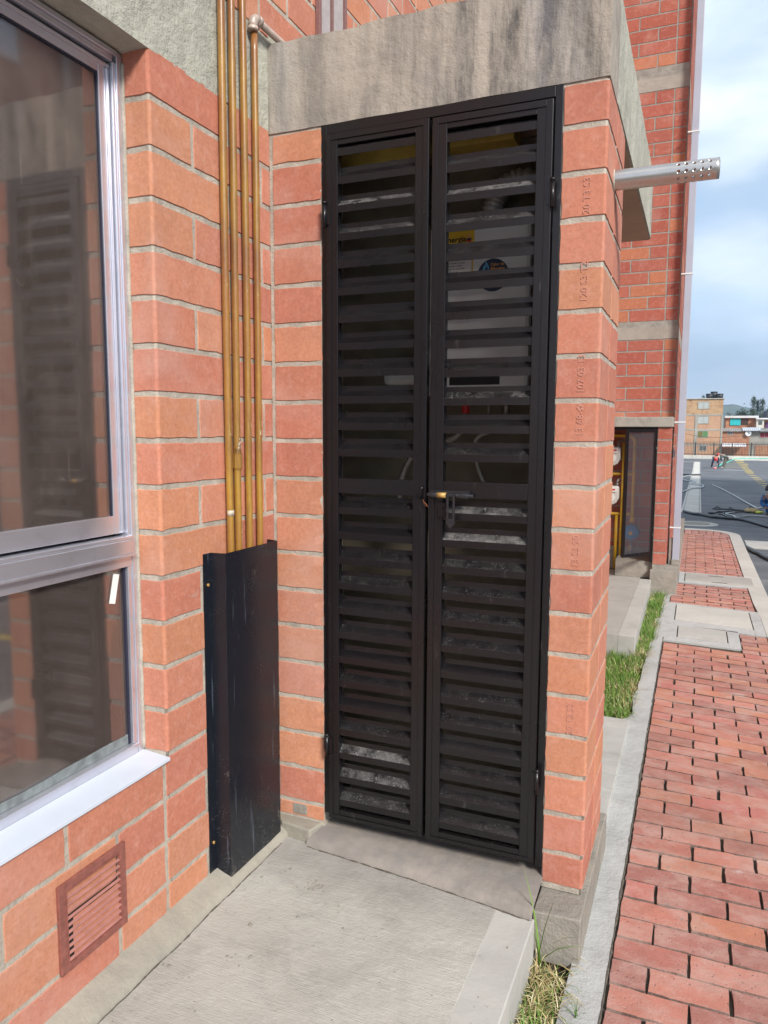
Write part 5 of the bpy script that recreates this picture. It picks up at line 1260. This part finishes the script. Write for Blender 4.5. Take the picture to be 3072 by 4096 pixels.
kw.box(3.3, 14, 87.6, 88.6, -1.60, FB-.02)
struct(kw.build('far_kerb', M['drain'], bevel=.01))
q = MB(); q.prism([(4.95, 84.2), (14, 84.9), (14, 87.59), (4.95, 87.59)], 'z', -1.6, -1.40); q.prism([(7.4, 84.0), (8.6, 84.0), (8.6, 84.6), (7.4, 84.6)], 'z', -1.6, -1.41); struct(q.build('pale_pavement', M['drain']))
pb = simple('white_pvc_end', (.75, .75, .75), .5); q = MB(); q.tube([(.42, 41, -1.0), (.60, 41.2, -.85), (.74, 41.4, -.75)], .16, 16); q = None
co = thing('concrete_bollard', 'white rounded concrete block at the foot of the downpipe view, left of the drain', 'bollard', (1.13, 77.4, -1.45)) if False else None

# hills and trees
def ridge(name, m, y, x0, x1, pts, base, dep, n=160, seed=0, amp=1.0, fuzz=1.0):
    q = MB(); b = len(q.v)
    for i in range(n+1):
        x = x0+(x1-x0)*i/n
        # interpolate crest
        for (xa, za), (xb, zb_) in zip(pts[:-1], pts[1:]):
            if xa <= x <= xb: t = (x-xa)/(xb-xa); z = za+(zb_-za)*(t*t*(3-2*t)); break
        z += amp*mn.fractal(Vector((x*.012+seed, 0, 0)), 1, 2, 4)+fuzz*abs(mn.noise(Vector((x*.12+seed, 1, 0))))
        for k_ in range(9):
            f = k_/8; yy = y-dep*(1-f); q.v.append((x, yy, base+(z-base)*(f**.8)+amp*1.5*mn.noise(Vector((x*.02, yy*.02, seed)))*(1-f)*f*3))
    for i in range(n):
        for k_ in range(8): a = b+i*9+k_; q._f((a, a+9, a+10, a+1), 0, 0, True)
    return q.build(name, m)
def m_hill():
    t = NT('wooded_hill'); a = t.mix(t.ramp(t.noise(.012, 8, .65), [(.4, 0.), (.6, 1.)]), (.03, .055, .035), (.07, .10, .05)); a = t.mix(t.ramp(t.noise(.08, 6, .7), [(.5, 0.), (.62, 1.)]), a, (.035, .055, .03))
    t.set('Base Color', a); t.set('Roughness', .95); return t.m
mh_ = m_hill()
struct(ridge('hills', mh_, 1500, -420, 900, [(-420, 70), (-80, 62), (20, 52), (46, 49.5), (62, 51), (75, 47), (95, 43), (125, 41), (200, 52), (420, 66), (900, 50)], -14, 620, seed=3, amp=2.2, fuzz=1.8))
struct(ridge('hills', mh_, 2600, -1200, 2200, [(-1200, 90), (-200, 75), (60, 60), (150, 66), (260, 80), (600, 130), (2200, 120)], -20, 800, seed=9, amp=5, fuzz=2))
lf = NT('tree_leaves'); lf.set('Base Color', lf.attr()); lf.set('Roughness', .7); bark = simple('bark', (.10, .075, .05), .9, 0, 6, .3, 0)
random.seed(31)
TL = [(.016, .034, .014), (.024, .045, .018), (.012, .026, .012), (.03, .05, .022)]
def tree(label, x, y, z0, z1, wd, dense=1.0, shape='cypress', group=None, nclump=60):
    t = thing('tree', label, 'tree', (x, y, z0), group)
    H_ = z1-z0; q = MB(); pts = [(x, y, z0), (x+.1, y, z0+H_*.4), (x, y, z0+H_*.92)]; q.tube(pts, [wd*.07, wd*.05, wd*.012], 8)
    for i in range(9):
        f = random.uniform(.2, .85); a = random.uniform(0, 6.28); L = wd*.42*(1-f*.5); q.tube([(x, y, z0+H_*f), (x+math.cos(a)*L, y+math.sin(a)*L, z0+H_*f+L*.7)], [wd*.02, wd*.006], 5)
    q.build('trunk', bark, t); q = MB()
    for i in range(nclump):
        f = random.uniform(.10, 1.0)
        if shape == 'cypress': rad = wd*.5*(math.sin(min(1, (1-f)*1.5+.12)*math.pi/2))*(.6+.4*random.random())
        else: rad = wd*.5*math.sqrt(max(0.02, 1-(2*f-1.1)**2))
        a = random.uniform(0, 6.28); rr_ = rad*random.uniform(.2, 1); c = Vector((x+math.cos(a)*rr_, y+math.sin(a)*rr_, z0+H_*f)); cs = wd*random.uniform(.09, .17); tn = random.choice(TL)
        for k_ in range(70):
            p = c+Vector((random.gauss(0, cs), random.gauss(0, cs), random.gauss(0, cs*1.1))); s = wd*.040*random.uniform(.6, 1.5)
            u = Vector((random.gauss(0, 1), random.gauss(0, 1), random.gauss(0, 1))).normalized(); v = u.orthogonal().normalized(); kk = random.uniform(.7, 1.3)
            q.tri(p-u*s, p+u*s, p+v*s*1.6, tuple(w*kk for w in tn))
    q.build('crown', lf.m, t); return t
G_ = 'trees behind the far houses'
tree('tall dark conifer left of the pair on the skyline at the right', 13.0, 190, -1.5, 9.3, 1.9, group=G_)
tree('dark conifer in the middle of the skyline group at the right', 14.0, 191, -1.5, 8.6, 1.7, group=G_, nclump=40)
tree('leaning dark conifer with a forked top, right of the skyline group', 14.9, 190, -1.5, 9.1, 1.9, group=G_, nclump=50)
tree('dark conifer cut by the right edge of the picture', 16.3, 190, -1.5, 7.6, 2.0, group=G_, nclump=40)
tree('low rounded olive bush rising behind the white slab roof', 10.5, 180, -1.5, 5.4, 3.6, shape='round', group=G_, nclump=90)
tree('tiny dark conifer top showing above the four storey house', 2.3, 190, -1.5, 9.9, 1.2, group=G_, nclump=30)
tree('thin bare-topped tree beside the right wall of the four storey house', 7.9, 185, -1.5, 7.6, 1.3, group=G_, nclump=16)
for (x, lb) in ((15.6, 'left dark water tank on the rooftops below the conifers'), (17.1, 'right dark water tank on the rooftops at the picture edge')):
    t = thing('water_tank', lb, 'water tank', (x, 185, 3.6), 'dark water tanks on the far rooftops'); MB().tube([(x, 185, 3.6), (x, 185, 6.0)], [.8, .9], 16).build('barrel', simple('dark_tank', (.03, .035, .05), .5, bump=0), t); MB().tube([(x, 185, 6.001), (x, 185, 6.15)], [.95, .6], 16).build('lid', simple('dark_tank_lid', (.03, .035, .05), .5, bump=0), t)
H2 = thing('brick_house', 'distant row of houses under the conifers carrying dark water tanks', 'house', (16, 186, -1.5)); MB().box(8, 30, 182, 190, -1.6, 3.5).build('wall', fbC, H2); MB().box(7.8, 30.2, 181.8, 190.2, 3.501, 3.6).build('roof', grey, H2)
# overhead cables
def cable(p0, p1, sag, label):
    P = [(p0[0]+(p1[0]-p0[0])*t, p0[1]+(p1[1]-p0[1])*t, p0[2]+(p1[2]-p0[2])*t-4*sag*t*(1-t)) for t in [i/24 for i in range(25)]]
    tag(MB().tube(P, .022, 5).build('overhead_cable', simple('cable', (.03, .03, .03), .6, bump=0)), label, 'cable')
cable((-1, 103.3, 1.5), (7.4, 103.6, 1.2), .55, 'thin dark cable sagging across the front of the four storey house'); cable((7.4, 103.6, 1.3), (13, 103.4, 3.6), .1, 'thin cable rising from the satellite dish to the right edge')

# ---- people
random.seed(4)
skin_m = simple('skin', (.42, .22, .15), .6, bump=0)
def figure(name, J, E_, mat, parent, sub=2):
    me = bpy.data.meshes.new(name); keys = list(J); off = wloc(parent)
    me.from_pydata([tuple(Vector(J[k][0])) for k in keys], [(keys.index(a), keys.index(b)) for a, b in E_], [])
    o = bpy.data.objects.new(name, me); COL.objects.link(o); o.parent = parent
    s = o.modifiers.new('skin', 'SKIN'); s.use_smooth_shade = True
    for i, k in enumerate(keys):
        r = J[k][1]; sv = me.skin_vertices[0].data[i]; sv.radius = (r, r) if not isinstance(r, tuple) else r; sv.use_root = (i == 0)
    o.modifiers.new('sub', 'SUBSURF').levels = sub; o.modifiers['sub'].render_levels = sub; me.materials.append(mat)
    return o
LIMB = [('pelvis', 'spine'), ('spine', 'chest'), ('chest', 'neck'), ('neck', 'head'), ('head', 'crown'), ('chest', 'shL'), ('shL', 'elL'), ('elL', 'haL'), ('haL', 'fiL'), ('chest', 'shR'), ('shR', 'elR'), ('elR', 'haR'), ('haR', 'fiR'),
        ('pelvis', 'hiL'), ('hiL', 'knL'), ('knL', 'anL'), ('anL', 'toL'), ('pelvis', 'hiR'), ('hiR', 'knR'), ('knR', 'anR'), ('anR', 'toR')]
RAD = dict(pelvis=.135, spine=.125, chest=.145, neck=.058, head=.092, crown=.075, shL=.062, shR=.062, elL=.043, elR=.043, haL=.032, haR=.032, fiL=.022, fiR=.022, hiL=.088, hiR=.088, knL=.058, knR=.058, anL=.042, anR=.042, toL=.04, toR=.04)
def person(label, loc, P, top_m, leg_m, helmet=None, hair=None, shoes=None):
    t = thing('person', label, 'person', loc)
    b = figure('body', {k: (P[k], RAD[k]) for k in P if k in RAD}, LIMB, skin_m, t)
    leg = ['pelvis', 'hiL', 'knL', 'anL', 'hiR', 'knR', 'anR']; figure('trousers', {k: (P[k], RAD[k]*1.22+.008) for k in leg}, [e for e in LIMB if e[0] in leg and e[1] in leg], leg_m, t)
    tp = ['spine', 'pelvis', 'chest', 'shL', 'elL', 'haL', 'shR', 'elR', 'haR']
    JJ = {k: (P[k], RAD[k]*1.2+.008) for k in tp}; JJ['pelvis'] = (tuple(Vector(P['spine'])*.35+Vector(P['pelvis'])*.65), RAD['pelvis']*1.12)
    for s_ in 'LR': JJ['ha'+s_] = (tuple(Vector(P['el'+s_])*.12+Vector(P['ha'+s_])*.88), .042)
    figure('jacket', JJ, [e for e in LIMB if e[0] in tp and e[1] in tp], top_m, t)
    for s_ in 'LR': figure('boot', {'a': (P['an'+s_], .052), 'b': (P['to'+s_], .05)}, [('a', 'b')], shoes or simple('boot_leather', (.05, .04, .035), .6, bump=0), t, 1)
    H0 = Vector(P['head']); H1 = Vector(P['crown']); ax = (H1-H0).normalized()
    m_ = helmet or hair
    if m_:
        prof = [(-.01, .128 if helmet else .104), (.02, .126 if helmet else .108), (.06, .118 if helmet else .104), (.10, .092), (.125, .05), (.132, .008)]
        q = MB(); q.tube([tuple(Vector(loc)+H0+ax*(a+.005)) for a, r in prof], [r for a, r in prof], 20, caps=True)
        if helmet:
            fwd = (Vector(P['neck'])-H0); fwd = Vector(P.get('face', (0, -1, 0))); q.tube([tuple(Vector(loc)+H0+ax*.0+fwd*.01), tuple(Vector(loc)+H0+ax*.012+fwd*.03)], [.148, .140], 20)
        q.build('helmet' if helmet else 'hair', m_, t)
    return t
redm = simple('red_helmet', (.62, .04, .035), .3, bump=0); navy = simple('navy_workwear', (.02, .028, .06), .8, 0, 12, .3, .1); gj = simple('grey_green_jacket', (.10, .125, .13), .8, 0, 12, .3, .1); olv = simple('olive_trousers', (.13, .12, .09), .8, 0, 12, .3, .1); jean = simple('blue_denim', (.04, .14, .34), .8, 0, 14, .3, .1)
# stooping worker, seen from the side, facing left
P = dict(pelvis=(.26, 0, .83), spine=(.14, 0, 1.00), chest=(-.08, 0, 1.09), neck=(-.24, 0, 1.12), head=(-.35, 0, 1.10), crown=(-.42, 0, 1.15), shL=(-.12, -.18, 1.06), elL=(-.10, -.20, .78), haL=(-.08, -.16, .54), fiL=(-.10, -.14, .45),
         shR=(-.12, .18, 1.06), elR=(-.16, .20, .80), haR=(-.22, .14, .58), fiR=(-.25, .12, .50), hiL=(.24, -.10, .80), knL=(.10, -.11, .46), anL=(.03, -.12, .09), toL=(-.14, -.13, .05), hiR=(.26, .10, .80), knR=(.20, .11, .45), anR=(.10, .12, .09), toR=(-.06, .13, .05), face=(-1, 0, 0))
w2_ = person('worker in grey jacket and red helmet stooping with knees straight beside the other worker', (3.40, 64.73, -1.45), P, gj, olv, redm, shoes=simple('pale_shoe', (.5, .48, .44), .6, bump=0))
# second worker bent double towards the camera
P = dict(pelvis=(0, .22, .86), spine=(.01, .05, .97), chest=(.02, -.14, .93), neck=(.02, -.26, .84), head=(.01, -.34, .76), crown=(.01, -.38, .87), shL=(-.17, -.14, .90), elL=(-.20, -.30, .62), haL=(-.14, -.42, .38), fiL=(-.12, -.45, .28),
         shR=(.20, -.14, .90), elR=(.22, -.30, .62), haR=(.14, -.42, .38), fiR=(.10, -.46, .28), hiL=(-.11, .20, .82), knL=(-.22, .06, .46), anL=(-.29, .12, .09), toL=(-.31, -.05, .05), hiR=(.11, .20, .82), knR=(.19, .06, .46), anR=(.26, .12, .09), toR=(.27, -.05, .05), face=(0, -1, -.3))
w1_ = person('worker in navy overalls and red helmet bent double over the ground, facing us', (2.84, 63.84, -1.45), P, navy, navy, redm)
# third person squatting at the right edge
P = dict(pelvis=(.13, .05, .20), spine=(.10, .02, .32), chest=(.05, -.02, .43), neck=(.04, -.03, .51), head=(.03, -.045, .585), crown=(.03, -.04, .645), shL=(-.09, -.04, .44), elL=(-.14, -.08, .29), haL=(-.05, -.14, .21), fiL=(.00, -.17, .18),
         shR=(.18, .0, .44), elR=(.22, -.06, .29), haR=(.12, -.14, .22), fiR=(.07, -.17, .20), hiL=(.05, .02, .19), knL=(-.02, -.16, .27), anL=(.02, -.02, .05), toL=(.0, -.12, .03), hiR=(.20, .04, .19), knR=(.20, -.14, .28), anR=(.19, .0, .05), toR=(.2, -.1, .03), face=(0, -1, 0))
RAD0 = dict(RAD)
for k_ in RAD: RAD[k_] *= .74
w3_ = person('person in blue denim squatting at the right edge of the picture beside the hoses', (2.93, 16.82, -.41), P, jean, jean, None, simple('dark_cap', (.05, .045, .05), .8, bump=0))

# ================================================================== HOSES AND TOOLS ON THE ASPHALT
ab = ' on the asphalt'
hose([(2.09, 33.52, .01+zroad(33.5)), (2.31, 29.81), (2.48, 26.67), (2.61, 23.99), (2.71, 21.58), (2.80, 19.75), (2.85, 18.87), (2.90, 18.5, zroad(18.5)+.05), (2.90, 17.3, zroad(17.3)+.16), (2.88, 16.72, zroad(16.7)+.21)], .022, hm2, 'long pale hose running straight across the car park to the squatting person')
hose([(1.82, 18.08), (1.88, 18.7), (1.95, 18.82), (2.04, 18.22), (2.16, 18.01), (2.31, 18.04), (2.56, 17.85)], .016, hm, 'thin black hose making two shallow loops, farthest of the tangle')
hose([(1.81, 18.07), (1.94, 18.01), (2.1, 18.12), (2.2, 18.61), (2.28, 18.58), (2.31, 18.04)], .014, hm, 'thin black hose crossing the double looped hose')
hose([(1.69, 16.5), (1.78, 16.48), (1.87, 16.85), (2.0, 16.99), (2.21, 17.44), (2.41, 17.63), (2.61, 17.56)], .022, hm, 'black hose bending once towards the tool pile')
hose([(2.03, 15.51), (2.06, 15.74), (1.99, 16.26), (2.02, 16.7), (2.19, 16.92), (2.4, 17.36), (2.6, 17.3)], .016, hm, 'grey-black hose in a tight S bend left of the pale one')
hose([(2.34, 15.17), (2.23, 15.47), (2.18, 15.93), (2.06, 16.36), (2.09, 16.62), (2.26, 17.03)], .020, hm2, 'pale hose in a tight S bend joining the thick black bundle')
hose([(1.9, 16.26), (2.02, 16.16), (2.09, 15.43), (2.19, 15.29), (2.33, 15.12)], .013, hm, 'short thin black hose between the S bends')
hose([(1.15, 16.6), (1.35, 15.99), (1.52, 15.75), (1.64, 15.49), (1.75, 15.23), (1.87, 15.15), (2.06, 15.0), (2.28, 15.04), (2.42, 14.73), (2.56, 14.18), (2.7, 13.66), (3.1, 12.4)], .030, hm, 'thick black hose running from the drain to the right edge')
hose([(2.10, 15.05), (2.28, 14.92), (2.42, 14.60), (2.56, 14.02), (2.7, 13.45), (3.1, 12.2)], .026, hm, 'second thick black hose beside the first at the right')
hose([(2.36, 15.81), (2.58, 16.17), (2.89, 16.13)], .018, hm2, 'short pale tube lying apart near the squatting person')
hose([(2.05, 10.9), (2.1, 10.19), (2.13, 9.76), (2.18, 9.37), (2.24, 9.14), (2.31, 8.74), (2.6, 7.9)], .022, hm, 'nearest black hose passing the kerb')
hose([(2.08, 10.6), (2.12, 10.05), (2.18, 9.7), (2.23, 9.31), (2.28, 9.04), (2.32, 8.87), (2.66, 8.1)], .018, hm, 'second near black hose beside the kerb')
hose([(.58, 47.41), (1.11, 47.16), (1.65, 47.67)], .05, hm, 'dark hose lying straight across the drain channel')
hose([(.71, 41.0), (.85, 38.45), (1.08, 37.2), (1.26, 37.35), (1.39, 35.23), (1.25, 34.31), (1.14, 33.43), (1.39, 32.52), (1.66, 32.37), (1.70, 31.04), (1.57, 29.68), (1.28, 28.87), (1.06, 26.81), (.92, 25.49)], .028, hm2, 'tangled grey hose winding over the drain channel')
hose([(.56, 41.45), (.70, 41.57), (.87, 44.84), (1.16, 45.79)], .03, hm2, 'short grey hose curl left of the drain channel')
hose([(3.05, 63.5, -1.25), (3.30, 64.2, -1.10), (3.66, 70, -1.30), (4.35, 78), (5.03, 84.2, -1.34), (5.47, 85.8, -1.32), (6.25, 86.6, -1.30), (7.3, 86.9, -1.30), (9.5, 86.6, -1.3)], .05, hm3, 'bright green hose running from the stooping worker to the far kerb')
hose([(3.08, 63.8, -1.25), (3.3, 63.7, -.95), (3.38, 64.3, -.95)], .03, hm2, 'pale lance held by the stooping worker')
tp_ = thing('tool_bag', 'ochre canvas tool bag between the hoses and the squatting person', 'bag', (2.64, 17.4, zroad(17.4)))
q = MB(); b0 = Vector((2.66, 17.5, zroad(17.5)+.05))
bm = bmesh.new(); bmesh.ops.create_icosphere(bm, subdivisions=3, radius=1)
for v_ in bm.verts: q.v.append(tuple(b0+Vector((v_.co.x*.17, v_.co.y*.22, v_.co.z*.06*(1+.5*mn.noise(v_.co*2)))) + Vector((0, 0, .02*mn.noise(v_.co*3)))))
for f_ in bm.faces: q._f(tuple(v_.index for v_ in f_.verts), 0, 0, True)
bm.free(); q.build('sack', simple('ochre_canvas', (.42, .30, .14), .9, 0, 12, .4, .3), tp_); MB().tube([(2.58, 17.5, b0.z+.05), (2.64, 17.5, b0.z+.10), (2.72, 17.5, b0.z+.05)], .008, 6).build('strap', M['dark'], tp_)
q = MB(); q.tube([(2.80, 17.2, zroad(17.2)+.02), (2.80, 17.2, zroad(17.2)+.05), (2.80, 17.2, zroad(17.2)+.062)], [.09, .085, .04], 16); tag(q.build('cone_base', simple('fluorescent_yellow', (.62, .72, .05), .5, bump=0)), 'small fluorescent yellow disc on the asphalt beside the squatting person', 'disc')
q = MB(); q.tube([(2.80, 63.3, -1.44), (2.80, 63.3, -1.34), (2.80, 63.3, -1.30)], [.16, .13, .05], 14); tag(q.build('bucket', simple('pink_plastic', (.65, .20, .20), .5, bump=0)), 'small pink bucket between the feet of the bent worker', 'bucket')

# ---- air
hz = bpy.data.materials.new('haze_air'); hz.use_nodes = True; hn = hz.node_tree.nodes; hn.remove(hn['Principled BSDF'])
pvn = hn.new('ShaderNodeVolumePrincipled'); pvn.inputs['Color'].default_value = (.62, .78, 1, 1); pvn.inputs['Density'].default_value = .00040; pvn.inputs['Anisotropy'].default_value = .2
hz.node_tree.links.new(pvn.outputs[0], hn['Material Output'].inputs['Volume'])
q = MB(); q.box(-2600, 3600, -950, 4300, -3.0, 260); o = q.build('haze', hz); struct(o, 'thin blue haze between the car park and the hills', 'stuff')
